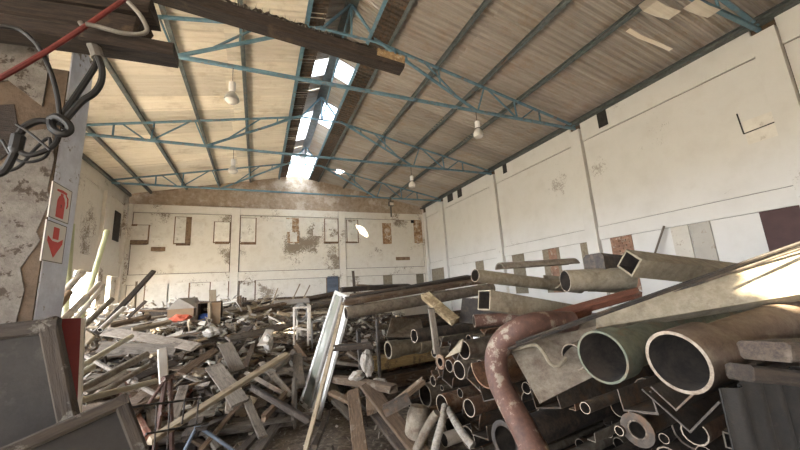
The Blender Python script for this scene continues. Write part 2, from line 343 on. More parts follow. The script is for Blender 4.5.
# ================================================================== THE SETTING
XL, XR, YF, YB = -6.02, 10.4, -4.3, 20.0
def st(o, label=None): return tag(o, label, None, None, 'structure')
def roof_z(x): return H + ((7.58 - 0.2 * x) if x >= 2.2 else (6.7 + 0.2 * x))
fl = MB().box((XL - 0.3, YF, -0.2), (XR + 0.3, YB + 0.3, 0.0))
ap = MB().box((XL - 0.3, -16, -0.2), (XR + 0.3, YF, -0.02)); st(ob('floor_bounce_apron', ap.mesh('apron', mat('pale_concrete', (0.5, 0.46, 0.4), (0.42, 0.38, 0.33), 2, 0.95, 0.1, var=0))), 'unseen pale concrete apron added before the front to bounce light in')  # out of view, added to bounce sunlight up into the hall
st(ob('floor', fl.mesh('floor', M['dirt'])), 'dusty bare floor of the hall')
M['ground'] = mat('pale_yard', (0.42, 0.38, 0.32), (0.34, 0.30, 0.25), 2, 0.95, 0.1, var=0)
st(ob('ground', MB().box((-40, -40, -0.5), (40, 50, -0.21)).mesh('ground', M['ground'])), 'pale yard around the hall')

# --- sunlight gaps in the roof: where the photograph's sun patches lead back to
def back_to_roof(p):
    p = Vector(p)
    t = 0
    for _ in range(400):
        q = p - SUN_DIR * t
        if q.z > roof_z(q.x): break
        t += 0.05
    return q
HOLES = [(back_to_roof(P(790, 293, Y=.95)), 0.23), (back_to_roof(P(362, 231, Y=19.9)), 0.26), (back_to_roof(P(306, 203, Y=19.9)), 0.2),
         (back_to_roof(P(290, 345, Y=9.0)), 0.3), (back_to_roof(P(120, 318, Y=9)), 0.3), (back_to_roof(P(205, 318, Y=12)), 0.2)]
def holed(me, mw):
    """drop the faces of a sheet that fall on a gap"""
    import bmesh
    bm = bmesh.new(); bm.from_mesh(me); kill = []
    for f in bm.faces:
        c = mw @ f.calc_center_median()
        for h, r in HOLES:
            if ((c.x - h.x) ** 2 + (c.y - h.y) ** 2) < r * r: kill.append(f); break
    if kill: bmesh.ops.delete(bm, geom=kill, context='FACES')
    bm.to_mesh(me); bm.free(); return len(kill)

ceiling = empty('ceiling', (0, 0, 0)); st(ceiling, 'pitched corrugated roof on blue grey purlins')
PITCHS = 0.18
SLOPE = math.atan(0.2)
def sheet_row(x0, x1, ys, seedbase):
    """sheets between two x positions on one side of the roof"""
    sgn = 1 if x0 >= 2.2 else -1
    for k, y in enumerate(ys):
        a = Vector((x0, y, roof_z(x0) + 0.098)); b = Vector((x1, y, roof_z(x1) + 0.098))
        L = (b - a).length + 0.12
        dx = (b - a).normalized()
        yv = Vector((0, 1, 0)); z = dx.cross(yv)
        mw = Matrix((dx, yv, z)).transposed().to_4x4(); lift = rnd.uniform(-0.008, 0.012) + (0.012 if k % 2 else 0)
        mw = Matrix.Translation(a + Vector((0, rnd.uniform(-0.02, 0.02), lift))) @ mw @ Matrix.Rotation(rnd.uniform(-0.004, 0.004), 4, 'X')
        near = any(abs(h.y - y - 0.45) < 1.2 and min(x0, x1) - 0.6 < h.x < max(x0, x1) + 0.6 for h, r in HOLES)
        if near:
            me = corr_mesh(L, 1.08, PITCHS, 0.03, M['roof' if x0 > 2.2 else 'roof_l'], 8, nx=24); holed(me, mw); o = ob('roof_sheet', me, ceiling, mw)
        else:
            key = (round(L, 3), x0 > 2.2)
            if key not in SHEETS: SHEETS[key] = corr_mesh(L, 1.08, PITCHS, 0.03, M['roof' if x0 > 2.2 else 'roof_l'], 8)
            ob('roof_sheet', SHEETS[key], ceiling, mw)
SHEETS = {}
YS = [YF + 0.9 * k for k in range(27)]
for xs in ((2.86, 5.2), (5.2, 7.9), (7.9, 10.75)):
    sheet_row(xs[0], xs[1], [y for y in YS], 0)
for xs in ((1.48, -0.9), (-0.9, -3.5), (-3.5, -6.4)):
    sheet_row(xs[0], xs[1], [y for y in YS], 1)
def purlin(x, w=0.09, h=0.13, name='purlin', m=None, dz=0.0):
    z = roof_z(x) + dz
    c = open_outline([(w / 2, -h / 2 + 0.02), (w / 2, -h / 2), (-w / 2, -h / 2), (-w / 2, h / 2), (w / 2, h / 2), (w / 2, h / 2 - 0.02)], 0.008)
    me = profile_mesh(c, YB - YF - 0.02, m or M['purlin'])
    mw = Matrix.Translation((x, YF + 0.01, z)) @ Matrix.Rotation(math.pi / 2, 4, 'Z') @ Matrix.Rotation(-SLOPE if x < 2.2 else SLOPE, 4, 'X')
    return ob(name, me, ceiling, mw)
for x in (3.32, 4.87, 6.4, 7.89, -0.495, -2.02, -3.57, -5.1): purlin(x)
for x in (1.035, 2.76): purlin(x, 0.07, 0.12, 'ridge_rail', M['truss'])
purlin(10.33, 0.2, 0.16, 'eaves_girt', dz=-0.02); purlin(-5.95, 0.12, 0.14, 'eaves_girt', dz=-0.03)
purlin(10.16, 0.05, 0.05, 'eaves_pipe', dz=-0.12)
# the raised monitor along the ridge: a small pitched roof with sheets missing
MON_A = (2.25, H + 8.0)
for s in (-1, 1):
    a = Vector((MON_A[0], 0, MON_A[1])); b = Vector((MON_A[0] + s * 1.15, 0, MON_A[1] - 0.52)); L = (b - a).length
    dx = (b - a).normalized(); yv = Vector((0, 1, 0)); z = dx.cross(yv)
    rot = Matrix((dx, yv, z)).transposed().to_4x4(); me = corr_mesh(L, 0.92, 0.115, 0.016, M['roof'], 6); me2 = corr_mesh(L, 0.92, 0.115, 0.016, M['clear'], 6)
    for k, y in enumerate(YS):
        yc = y + 0.45
        gap = ((10.0 < yc < 11.0) or (13.2 < yc < 15.0) or yc > 18.4) if s > 0 else ((10.0 < yc < 11.0) or (14.0 < yc < 16.0) or yc > 18.4)
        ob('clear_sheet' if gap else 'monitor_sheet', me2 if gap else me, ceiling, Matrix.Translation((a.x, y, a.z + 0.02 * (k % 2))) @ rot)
ob('ridge_cap', MB().box((MON_A[0] - 0.17, YF, MON_A[1] - 0.13), (MON_A[0] + 0.17, YB, MON_A[1] - 0.08)).mesh('ridge_cap', M['purlin']), ceiling)
for s in (-1, 1):
    ob('monitor_rail', MB().box((MON_A[0] + s * 1.02 - 0.03, YF, MON_A[1] - 0.56), (MON_A[0] + s * 1.02 + 0.03, YB, MON_A[1] - 0.49)).mesh('monitor_rail', M['purlin']), ceiling)
# steep ribbed sides that close the monitor down to the main roof
for s in (-1, 1):
    a = Vector((MON_A[0] + s * 1.13, 0, MON_A[1] - 0.53)); b = Vector((1.42 if s < 0 else 2.92, 0, roof_z(1.42) + 0.05)); L = (b - a).length
    dx = (b - a).normalized(); yv = Vector((0, 1, 0)); z = dx.cross(yv); rot = Matrix((dx, yv, z)).transposed().to_4x4()
    me = corr_mesh(L, 0.9, 0.15, 0.02, M['steel'], 6)
    for k, y in enumerate(YS): ob('monitor_side', me, ceiling, Matrix.Translation((a.x, y, a.z)) @ rot)
# ribbed strips beside the ridge opening: shaded main roof drawn as darker sheet
for x0, x1 in ((1.06, 1.5), (2.8, 3.3)):
    for k, y in enumerate(YS):
        key = ('strip', x0)
        if key not in SHEETS: SHEETS[key] = corr_mesh(x1 - x0, 0.9, 0.15, 0.025, M['steel'], 6)
        ob('ridge_shade_strip', SHEETS[key], ceiling, Matrix.Translation((x0, y, roof_z((x0 + x1) / 2) + 0.012)) @ Matrix.Rotation(-SLOPE if x0 < 2 else SLOPE, 4, 'Y'))

# torn lining hanging from the roof near the pilaster at the picture's upper corner
def flap(pts, w):
    q = [P(x, y, X=7.6 + .35 * k) for k, (x, y) in enumerate(pts)]; q = [Vector((v.x, v.y, min(v.z, roof_z(v.x) - .06))) for v in q]
    v = []; f = []
    for k, a in enumerate(q):
        d = Vector((0, w * (1 - .25 * k / len(q)), 0)); v += [a - d, a + d, a + Vector((0, 0, .01)) - d, a + Vector((0, 0, .01)) + d]
    for k in range(len(q) - 1):
        i = 4 * k; f += [(i, i + 1, i + 5, i + 4), (i + 2, i + 6, i + 7, i + 3), (i, i + 4, i + 6, i + 2), (i + 1, i + 3, i + 7, i + 5)]
    ob('torn_lining', MB().add(v, f).mesh('torn_lining', M['roof_l']), ceiling)
flap([(628, 30), (640, 37), (655, 43), (671, 50)], .05); flap([(646, 0), (650, 6), (660, 8), (672, 4)], .16); flap([(690, 4), (702, 10), (714, 14), (720, 10)], .12)
# --- trusses
def truss(Y, which):
    root = empty('roof_truss', (2.2, Y, H + 5.29))
    tag(root, 'blue steel roof truss ' + which, 'truss', 'steel trusses spanning the hall')
    def bar(n, a, b, w=0.085, t=0.06):
        o = bar_obj(n, (a[0], Y, H + a[1]), (b[0], Y, H + b[1]), w, t, M['truss']); reparent(o, root); return o
    rz = lambda x: roof_z(x) - H - 0.11
    zt = 5.29
    bar('tie_beam', (-5.85, zt), (10.3, zt), 0.09, 0.08)
    bar('rafter', (-5.9, rz(-5.9)), (1.45, rz(1.45))); bar('rafter', (10.3, rz(10.3)), (2.95, rz(2.95)))
    for s in (-1, 1):
        X = lambda d: 2.2 + s * d
        R = lambda d: rz(X(d))
        bar('inner_chord', (X(3.93), zt), (X(0.78), 6.92), 0.08, 0.07)
        bar('monitor_leg', (X(0.78), R(0.78)), (2.25, 7.9), 0.08, 0.06)
        ch = lambda d: zt + (3.93 - d) / 3.15 * 1.63
        for a, b in (((6.5, zt), (6.5, R(6.5))), ((6.3, R(6.3)), (5.65, zt)), ((5.5, zt), (5.45, R(5.45))), ((4.42, R(4.42)), (5.5, zt)), ((4.3, R(4.3)), (3.95, zt)),
                     ((2.7, ch(2.7)), (2.67, R(2.67))), ((2.2, R(2.2)), (3.3, ch(3.3))), ((1.65, ch(1.65)), (1.62, R(1.62))), ((1.15, R(1.15)), (2.1, ch(2.1)))):
            bar('web_strut', (X(a[0]), a[1]), (X(b[0]), b[1]), 0.05, 0.045)
    bar('collar', (1.35, 6.88), (3.05, 6.88), 0.06, 0.06); bar('king_post', (2.22, 6.88), (2.25, 7.85), 0.05, 0.05)
    return root
truss(7.72, 'crossing just beyond the burnt beam'); truss(12.45, 'in the middle of the hall, between the two pairs of lamps'); truss(17.4, 'closest to the end wall with the boarded windows')
truss(2.85, 'with its foot by the torn roof lining')
ob('purlin_prop', sweep([(2.25, 7.72, H + 7.9), (2.25, 12.45, H + 6.9)], 0.03, 6).mesh('purlin_prop', M['truss']), ceiling)

# --- end wall: backing with plaster panels, band, pilasters, blocked windows
wf = ob('wall_far', MB().box((XL - 0.3, YB, 0), (XR + 0.3, YB + 0.3, H + 5.02)).mesh('wall_far', M['baremud'])); st(wf, 'end wall of dirty white plaster with blocked windows')
gp = [(XL - 0.3, H + 5.0), (XR + 0.3, H + 5.0), (XR + 0.3, roof_z(XR) + 0.05), (2.2, roof_z(2.2) + 0.1), (XL - 0.3, roof_z(XL) + 0.05)]
g = MB().add([(x, YB + 0.12, z) for x, z in gp] + [(x, YB + 0.3, z) for x, z in gp], [(0, 1, 2, 3, 4), (9, 8, 7, 6, 5)])
ob('gable', g.mesh('gable', M['gable']), wf)
def fbox(name, x0, x1, z0, z1, proud, m, depth=0.0):
    return ob(name, MB().box((x0, YB - proud, H + z0), (x1, YB + depth, H + z1)).mesh(name, m), wf)
for (x0, x1) in ((XL, -5.75), (-1.36, -0.96), (4.5, 4.88), (10.2, XR)): fbox('pilaster', x0, x1, -H, 5.02, 0.13, M['plaster'])
for (x0, x1) in ((-5.74, -1.37), (-0.95, 4.49), (4.89, 10.19)):
    fbox('band', x0, x1, 1.04, 1.5, 0.10, M['plaster']); fbox('head_beam', x0, x1, 4.62, 5.02, 0.10, M['plaster'])
    fbox('plaster_panel', x0 + 0.03, x1 - 0.03, 1.53, 4.59, 0.05, M['plaster']); fbox('plaster_panel', x0 + 0.02, x1 - 0.02, -H, 1.02, 0.04, M['plaster'])
def fpatch(name, px0, py0, px1, py1, m, proud, border=None):
    a = P(px0, py0, Y=YB - proud); b = P(px1, py1, Y=YB - proud)
    if border:
        ob('crack_edge', MB().box((a.x - 0.05, YB - proud + 0.012, b.z - 0.06), (b.x + 0.06, YB - 0.02, a.z + 0.03)).mesh('crack_edge', border), wf)
    return ob(name, MB().box((a.x, YB - proud, b.z), (b.x, YB - 0.02, a.z)).mesh(name, m), wf)
for r in ((128, 225, 147, 243), (176, 217, 189, 243), (215, 222, 229, 242), (241, 218, 255, 243), (325, 219, 338, 242), (347, 220, 358, 242)): fpatch('blocked_window', *r, M['panel'], 0.075, M['stain'])
for r in ((287, 218, 299, 243), (382, 223, 392, 244), (413, 219, 423, 243)): fpatch('rotten_shutter', *r, M['rotten'], 0.085, M['panel'])
for r in ((290, 232, 297, 242), (286, 219, 292, 232)): fpatch('shutter_scrap', *r, M['panel'], 0.10)
fpatch('vent_hole', 411, 220, 414, 223, M['dark'], 0.09)
for r in ((128, 240, 147, 244.5), (128, 224, 137, 226), (186.5, 217, 190, 244), (176, 243, 190, 245.5), (215, 241.5, 229, 244), (241, 242, 256, 244.5), (324, 241.5, 338, 243.5), (346, 241.5, 357, 243), (151, 247, 165, 251), (396, 257, 410, 260)): fpatch('rust_edge', *r, M['stain'], 0.088)
for r in ((150, 238, 163, 246), (193, 222, 204, 236), (313, 222, 322, 236), (268, 219, 284, 222)): fpatch('stained_plaster', *r, M['panel'], 0.055)
for r in ((146, 281, 167, 312), (168, 281, 187, 312), (211, 280, 227, 312), (240, 279, 254, 312)): fpatch('blocked_opening', *r, M['panel'], 0.06, M['stain'])
fpatch('steel_shutter', 327, 275, 338.5, 292, M['bluegrey'], 0.08, M['stain'])
for k in range(4): fpatch('shutter_slat', 327.5, 276.2 + 4 * k, 338, 278.6 + 4 * k, M['bluegrey'], 0.10)
for r in ((383, 273.5, 393, 292), (416, 272.5, 424.5, 290)): fpatch('brick_infill', *r, M['pipetan'], 0.06)

# --- wall with the pilasters beside the pipes
wr = ob('wall_right', MB().box((XR, YF, 0), (XR + 0.3, YB, roof_z(XR) + 0.02)).mesh('wall_right', M['baremud'])); st(wr, 'long white plaster wall with pilasters beside the pipe stack')
def rbox(name, y0, y1, z0, z1, proud, m): return ob(name, MB().box((XR - proud, y0, H + z0), (XR + 0.01, y1, H + z1)).mesh(name, m), wr)
PILY = (-2.1, 2.8, 7.74, 12.45, 17.4)
for y in PILY: rbox('pilaster', y - 0.2, y + 0.2, -H, 5.2, 0.17, M['plaster_r'])
rbox('pilaster', 19.6, 20, -H, 5.1, 0.1, M['plaster_r'])
E_ = (YF + 0.1,) + PILY + (19.75,)
for a, b in zip(E_, E_[1:]):
    rbox('band', a + 0.21, b - 0.21, 1.27, 1.68, 0.07, M['plaster_r']); rbox('wall_head', a + 0.21, b - 0.21, 4.745, 5.5, 0.06, M['plaster_r'])
    rbox('plaster_panel', a + 0.22, b - 0.22, 1.70, 4.72, 0.04, M['plaster_r']); rbox('plaster_panel', a + 0.22, b - 0.22, -H, 1.26, 0.03, M['plaster_r'])
def rpatch(name, px0, py0, px1, py1, m, proud, tilt=False):
    a = P(px0, py0, X=XR - proud); b = P(px1, py1, X=XR - proud)
    return ob(name, MB().box((XR - proud, min(a.y, b.y), b.z), (XR - 0.01, max(a.y, b.y), a.z)).mesh(name, m), wr)
for r in ((596, 113, 608, 124), (502, 164, 507, 172), (447, 194, 453, 200), (457, 190, 462, 196)): rpatch('vent_hole', *r, M['dark'], 0.075)
def rstrip(name, pxa, pxb, m, proud, z1=1.26, z0=-0.4):
    a = P(pxa, 250, X=XR - proud).y; b = P(pxb, 250, X=XR - proud).y
    return ob(name, MB().box((XR - proud, min(a, b), H + z0), (XR - 0.01, max(a, b), H + z1)).mesh(name, m), wr)
for a, b in ((430, 446), (474, 482), (511, 523), (542, 559), (581, 594)): rstrip('brick_infill', a, b, M['pipetan'], 0.045)
rstrip('brick_infill', 612, 634, M['brick'], 0.05); rstrip('brick_infill', 548, 556, M['brick'], 0.05)
rstrip('door_leaf', 675, 693, M['door_cream'], 0.07); rstrip('door_leaf', 694.5, 716, M['door_cream'], 0.07)
rstrip('dark_opening', 769, 900, M['maroon'], 0.06)
o_ = rpatch('loose_plaster', 742, 122, 786, 133, M['panel'], 0.045)
for a, b in (((737, 114), (744, 134)), ((744, 134), (788, 117))):
    bar_obj('wall_crack', P(*a, X=XR - 0.045), P(*b, X=XR - 0.045), 0.05, 0.02, M['dark'], wr)
bar_obj('leaning_slat', P(664, 226, X=XR - 0.12), P(652, 262, X=XR - 0.3), .12, .04, M['woodgrey'], wr)
# bricks of the bare patch, each laid in
bk = MB().box((-0.10, -0.03, -0.032), (0.10, 0.03, 0.032)).mesh('brick', M['brick'])
ya = P(612, 250, X=XR).y; yb = P(634, 250, X=XR).y
for j in range(14):
    for i in range(3):
        y = yb + 0.14 + i * 0.225 + (0.11 if j % 2 else 0)
        if y + 0.1 > ya: continue
        ob('brick', bk, wr, Matrix.Translation((XR - 0.05 + rnd.uniform(-0.006, 0.004), y, H + 1.2 - 0.078 * j)) @ Matrix.Rotation(math.pi / 2, 4, 'Z'))

# --- wall with the open bays
wl = empty('wall_left', (XL, 0, 0)); st(wl, 'long plaster wall with open bays below its band')
def lbox(name, y0, y1, z0, z1, proud, m, back=0.3): return ob(name, MB().box((-back, y0, H + z0), (proud, y1, H + z1)).mesh(name, m), wl)
lbox('upper_wall', YF, YB, 2.03, 5.52, 0.0, M['plaster']); lbox('band', YF, YB, 1.4, 2.03, 0.08, M['plaster'])
lbox('wall_head', YF, YB, 4.85, 5.45, 0.05, M['plaster'])
for y in PILY + (15.0, 19.8): lbox('pier', y - 0.22, y + 0.22, -H, 4.9, 0.13, M['plaster'])
lbox('sill_wall', YF, YB, -H, -0.75, 0.02, M['plaster'])
lbox('added_bay_infill', 17.6, 18.55, -0.75, 1.4, -0.02, M['plaster']); lbox('added_bay_infill', 19.0, 19.6, -0.75, 1.4, -0.02, M['plaster'])  # bay partly walled up, added to cut the glow on the end wall
ob('slot_window', MB().box((-0.1, 18.55, H + 3.0), (0.03, 19.25, H + 4.35)).mesh('slot_window', M['dark']), wl)
# --- unseen gable wall behind the viewer; gateway kept small to darken the near hall
st(ob('unseen_wall_front', MB().box((XL - 0.3, YF - 0.2, 0), (0.3, YF, 8.8)).box((1.7, YF - 0.2, 0), (XR + 0.3, YF, 8.8)).box((0.3, YF - 0.2, 1.9), (1.7, YF, 8.8)).mesh('unseen_wall_front', M['gable'])), 'unseen front wall behind the viewer, its gateway narrowed to dim the near light')
# ================================================================== NEAR PIER, BEAMS, CABLES
pierx = -1.1; py0, py1 = 2.46, 2.745
pier = empty('column', (pierx, py0, 0)); st(pier, 'peeling plastered column with fire signs')
mb = MB().box((-0.9, 0.0, 0), (0, py1 - py0, 3.05)); ob('shaft', mb.mesh('shaft', M['baremud']), pier)
ob('paint_face', MB().box((-0.002, 0.012, 0), (0.006, py1 - py0 - 0.003, 3.3)).mesh('paint_face', M['pierwhite']), pier)
def pface(name, pts, m, d=0.006):
    """plaster left on the face towards the viewer: outline given by image points"""
    v = [P(px, py, Y=py0 - d) - Vector((pierx, py0, 0)) for px, py in pts]
    c = [(p.x, 0.0, p.z) for p in v]; n = len(v)
    mb = MB().add([tuple(p) for p in v] + c, [tuple(range(n))] + [tuple(range(n, 2 * n))[::-1]] + [(i, i + n, (i + 1) % n + n, (i + 1) % n) for i in range(n)])
    return ob(name, mb.mesh(name, m), pier)
pface('plaster_patch', [(0, 165), (14, 150), (20, 132), (52, 128), (54, 160), (47, 190), (50, 200), (36, 232), (40, 240), (20, 268), (24, 290), (15, 325), (-30, 330), (-30, 165)], M['pier'])
pface('plaster_patch', [(-30, 8), (10, 3), (22, 20), (46, 38), (49, 66), (42, 106), (8, 80), (-30, 84)], M['pier'], 0.01)
pface('bare_recess', [(-30, 106), (14, 104), (18, 128), (12, 150), (0, 160), (-30, 160)], M['char'], 0.004)

def sign(name, label, pts, icon):
    tl, tr, br, bl = [P(x, y, X=pierx + 0.012) for x, y in pts]
    root = empty(name, (pierx + 0.008, (bl.y + br.y) / 2, (bl.z + br.z) / 2)); tag(root, label, 'sign', 'fire safety signs on the peeling column')
    y0, y1, z0, z1 = min(tl.y, bl.y), max(tr.y, br.y), (bl.z + br.z) / 2, (tl.z + tr.z) / 2
    w, h = y1 - y0, z1 - z0
    o = ob('plate', MB().box((pierx + 0.006, y0, z0), (pierx + 0.012, y1, z1)).mesh('plate', M['signplate'])); reparent(o, root)
    for (a, b, c, d) in ((0, 0.02, 0, 1), (0.98, 1, 0, 1), (0, 1, 0, 0.02), (0, 1, 0.98, 1)):
        o = ob('border', MB().box((pierx + 0.0122, y0 + a * w, z0 + c * h), (pierx + 0.0135, y0 + b * w, z0 + d * h)).mesh('border', M['conduit'])); reparent(o, root)
    for nm, shape, m in icon:
        n = len(shape)
        v = [(pierx + 0.0145, y0 + u * w, z0 + q * h) for u, q in shape] + [(pierx + 0.0118, y0 + u * w, z0 + q * h) for u, q in shape]
        mb = MB().add(v, [tuple(range(n))] + [(i, i + n, (i + 1) % n + n, (i + 1) % n) for i in range(n)])
        o = ob(nm, mb.mesh(nm, m)); reparent(o, root)
ext = [('extinguisher_body', [(0.32, 0.08), (0.68, 0.08), (0.69, 0.55), (0.62, 0.68), (0.56, 0.72), (0.56, 0.78), (0.44, 0.78), (0.44, 0.72), (0.38, 0.68), (0.31, 0.55)], M['signred']),
       ('extinguisher_handle', [(0.24, 0.80), (0.72, 0.80), (0.74, 0.86), (0.5, 0.88), (0.24, 0.85)], M['signred']),
       ('extinguisher_hose', [(0.70, 0.80), (0.84, 0.72), (0.86, 0.5), (0.82, 0.42), (0.79, 0.42), (0.81, 0.52), (0.79, 0.70), (0.68, 0.78)], M['signred']),
       ('dark_dot', [(0.46, 0.36), (0.54, 0.36), (0.54, 0.46), (0.46, 0.46)], M['cable'])]
arr = [('arrow_head', [(0.5, 0.12), (0.86, 0.5), (0.86, 0.62), (0.64, 0.52), (0.36, 0.52), (0.14, 0.62), (0.14, 0.5)], M['signred']),
       ('arrow_shaft', [(0.37, 0.58), (0.63, 0.58), (0.63, 0.88), (0.37, 0.88)], M['signred'])]
sign('fire_sign', 'white square sign with red fire extinguisher on the peeling column', [(53, 183), (71, 189), (68, 223), (50, 219)], ext)
sign('fire_sign', 'white square sign with red arrow pointing down, below the extinguisher sign', [(49, 221), (67, 226), (60, 264), (41, 260)], arr)

def thing_mesh(name, label, cat, me, mw, group=None):
    o = ob(name, me); o.matrix_world = mw; tag(o, label, cat, group); return o
def beam(name, label, cat, a, b, w, t, m, roll=0.0, seed=0, group=None, ragged=0.04, warp=0.006):
    mw, L = frame(a, b, roll); return thing_mesh(name, label, cat, plank_mesh(L, w, t, m, seed, warp, ragged), mw, group)
# charred timbers over the pier
beam('charred_timber', 'dark charred timber with a square sawn end, lowest over the column', 'timber', P(-60, 20, Y=2.25), P(176, 56, Y=2.25), 0.16, 0.085, M['char'], 0, 1, 'charred timbers over the column', 0.0)
beam('charred_timber', 'dark charred timber with a broken end, second up over the column', 'timber', P(-60, 2, Y=2.32), P(140, 36, Y=2.32), 0.2, 0.16, M['char'], 0, 2, 'charred timbers over the column', 0.06)
beam('charred_timber', 'dark charred timber under the frame edge, third up over the column', 'timber', P(-60, -18, Y=2.28), P(152, 12, Y=2.28), 0.2, 0.15, M['char'], 0, 3, 'charred timbers over the column', 0.05)
beam('charred_timber', 'short dark timber lying across the column head behind the cables', 'timber', P(10, 0, Y=2.62), P(128, 22, Y=2.62), 0.25, 0.22, M['char'], 0, 4, 'charred timbers over the column', 0.05)
# the long burnt beam with crust on its upper edge
a, b = P(60, -38, Y=2.45), P(402, 67.5, Y=2.45)
mw, L = frame(a, b)
root = empty('burnt_timber', a); tag(root, 'long burnt beam overhead with flaking crust on its top edge', 'timber')
o = ob('timber', plank_mesh(L, 0.14, 0.10, M['char'], 5, 0.0, 0.004)); o.matrix_basis = mw; reparent(o, root)
def crust(x0, x1, m, h, seed, name):
    r = random.Random(seed); mb = MB(); n = int((x1 - x0) / 0.022); v = []; f = []
    for i in range(n + 1):
        x = x0 + (x1 - x0) * i / n
        for y in (-0.072, -0.03, 0.03, 0.072):
            v.append((x + r.uniform(-0.006, 0.006), y + r.uniform(-0.008, 0.008), 0.05 + (r.uniform(0.1, 1) * h if abs(y) < 0.05 else r.uniform(-0.3, 0.5) * h)))
    for i in range(n):
        for k in range(3): f.append((i*4+k, i*4+k+1, i*4+k+5, i*4+k+4))
    o = ob(name, mb.add(v, f).mesh(name, m)); o.matrix_basis = mw; reparent(o, root)
crust(0.02, L - 0.26, M['flock'], 0.045, 1, 'dusty_crust'); crust(L - 0.27, L - 0.005, M['crust'], 0.06, 2, 'orange_crust')
o = ob('end_patch', MB().box((L - 0.262, -0.0735, -0.012), (L - 0.006, 0.0735, 0.055)).mesh('end_patch', M['crust'])); o.matrix_basis = mw; reparent(o, root)
mb = MB()
r_ = random.Random(4)
for i in range(46):
    x = r_.uniform(0.9, 1.75); h = r_.uniform(0.02, 0.075)
    mb.add([(x, -0.05, 0.05), (x + 0.008, -0.05, 0.05), (x + 0.004 + r_.uniform(-.02, .02), -0.055, 0.05 + h), (x + 0.004, -0.044, 0.05)], [(0, 1, 2), (1, 3, 2), (3, 0, 2)])
o = ob('hanging_fibres', mb.mesh('hanging_fibres', M['litter'])); o.matrix_basis = mw; tag(o, kind='stuff'); reparent(o, root)

def cable(name, label, pts, r, m, group=None, cat='cable', n=8, sub=5, close=False, taper=None):
    c = Vector(pts[0]); me = sweep([Vector(p) - c for p in pts], r, n, sub, close, None, taper).mesh(name, m, True)
    o = ob(name, me); o.location = c; tag(o, label, cat, group); return o
Yc = 2.22
cable('red_pipe', 'thin red pipe running slantwise across the dark timbers', [P(-40, 97, Y=2.1), P(0, 78, Y=2.1), P(60, 43, Y=2.12), P(128, -3, Y=2.12), P(150, -18, Y=2.12)], 0.013, M['redpipe'], cat='pipe')
root = empty('power_cable', P(97, 45, Y=Yc)); tag(root, 'thick black power cable knotted beside the fire sign column', 'cable')
def cpart(name, pts, r, m, close=False, taper=None, sub=5):
    c = Vector(pts[0]); o = ob(name, sweep([Vector(p) - c for p in pts], r, 8, sub, close, None, taper).mesh(name, m, True)); o.location = c; reparent(o, root); return o
cpart('coupling', [P(92, 43, Y=Yc), P(95, 49, Y=Yc), P(98, 58, Y=Yc)], 0.031, M['conduit'])
cpart('conduit_pipe', [P(80, 22, Y=Yc), P(88, 34, Y=Yc), P(94, 46, Y=Yc)], 0.013, M['conduit'])
cpart('cable_strand', [P(97, 55, Y=Yc), P(95, 66, Y=Yc), P(87, 79, Y=Yc), P(77, 94, Y=Yc), P(67, 109, Y=Yc), P(58, 122, Y=Yc)], 0.016, M['cable'])
cpart('cable_strand', [P(98, 57, Y=Yc - .03), P(102, 69, Y=Yc - .03), P(101, 82, Y=Yc - .03), P(94, 93, Y=Yc - .03), P(80, 103, Y=Yc - .03), P(60, 126, Y=Yc - .03)], 0.017, M['cable'])
cpart('knot', [P(50, 120, Y=Yc - .03), P(58, 117, Y=Yc - .05), P(68, 124, Y=Yc - .05), P(69, 131, Y=Yc - .04), P(62, 134, Y=Yc - .05), P(53, 129, Y=Yc - .05), P(52, 121, Y=Yc - .03), P(62, 119, Y=Yc + .0), P(66, 128, Y=Yc)], 0.02, M['cable'])
cpart('cable_loop', [P(54, 122, Y=Yc), P(38, 121, Y=Yc), P(25, 127, Y=Yc), P(19, 136, Y=Yc), P(16, 148, Y=Yc), P(11, 160, Y=Yc), P(3, 172, Y=Yc), P(-15, 178, Y=Yc)], 0.019, M['cable'], taper=lambda t: 1.5 if 0.42 < t < 0.62 else 0.9)
cpart('cable_loop', [P(60, 132, Y=Yc), P(55, 144, Y=Yc), P(42, 152, Y=Yc), P(28, 155, Y=Yc), P(14, 148, Y=Yc)], 0.013, M['cable'])
cpart('frayed_wire', [P(16, 124, Y=Yc - .05), P(30, 133, Y=Yc - .05), P(42, 143, Y=Yc - .05), P(50, 150, Y=Yc - .05)], 0.006, M['cable'])
cable('wire_loop', 'thin black wire looped in rings at the edge of the peeling column', [P(2, 140, Y=2.3), P(14, 158, Y=2.3), P(30, 162, Y=2.3), P(45, 157, Y=2.3), P(50, 146, Y=2.3), P(48, 138, Y=2.3), P(34, 150, Y=2.3), P(20, 166, Y=2.3), P(4, 172, Y=2.3), P(-20, 176, Y=2.3)], 0.008, M['cable'])
cable('thin_wire', 'brown wire sagging from the timbers down to the cable knot', [P(-20, 26, Y=2.12), P(8, 27, Y=2.12), P(22, 31, Y=2.12), P(38, 46, Y=2.12), P(50, 70, Y=2.14), P(57, 95, Y=2.18), P(60, 118, Y=2.2)], 0.011, M['cable'])
cable('bent_conduit', 'grey conduit bent back on itself under the broken dark timber', [P(86, 24, Y=2.1), P(100, 27, Y=2.1), P(122, 33, Y=2.1), P(140, 34, Y=2.1), P(147, 30, Y=2.1), P(142, 18, Y=2.1), P(134, 8, Y=2.1), P(128, 2, Y=2.1)], 0.012, M['conduit'], cat='pipe')

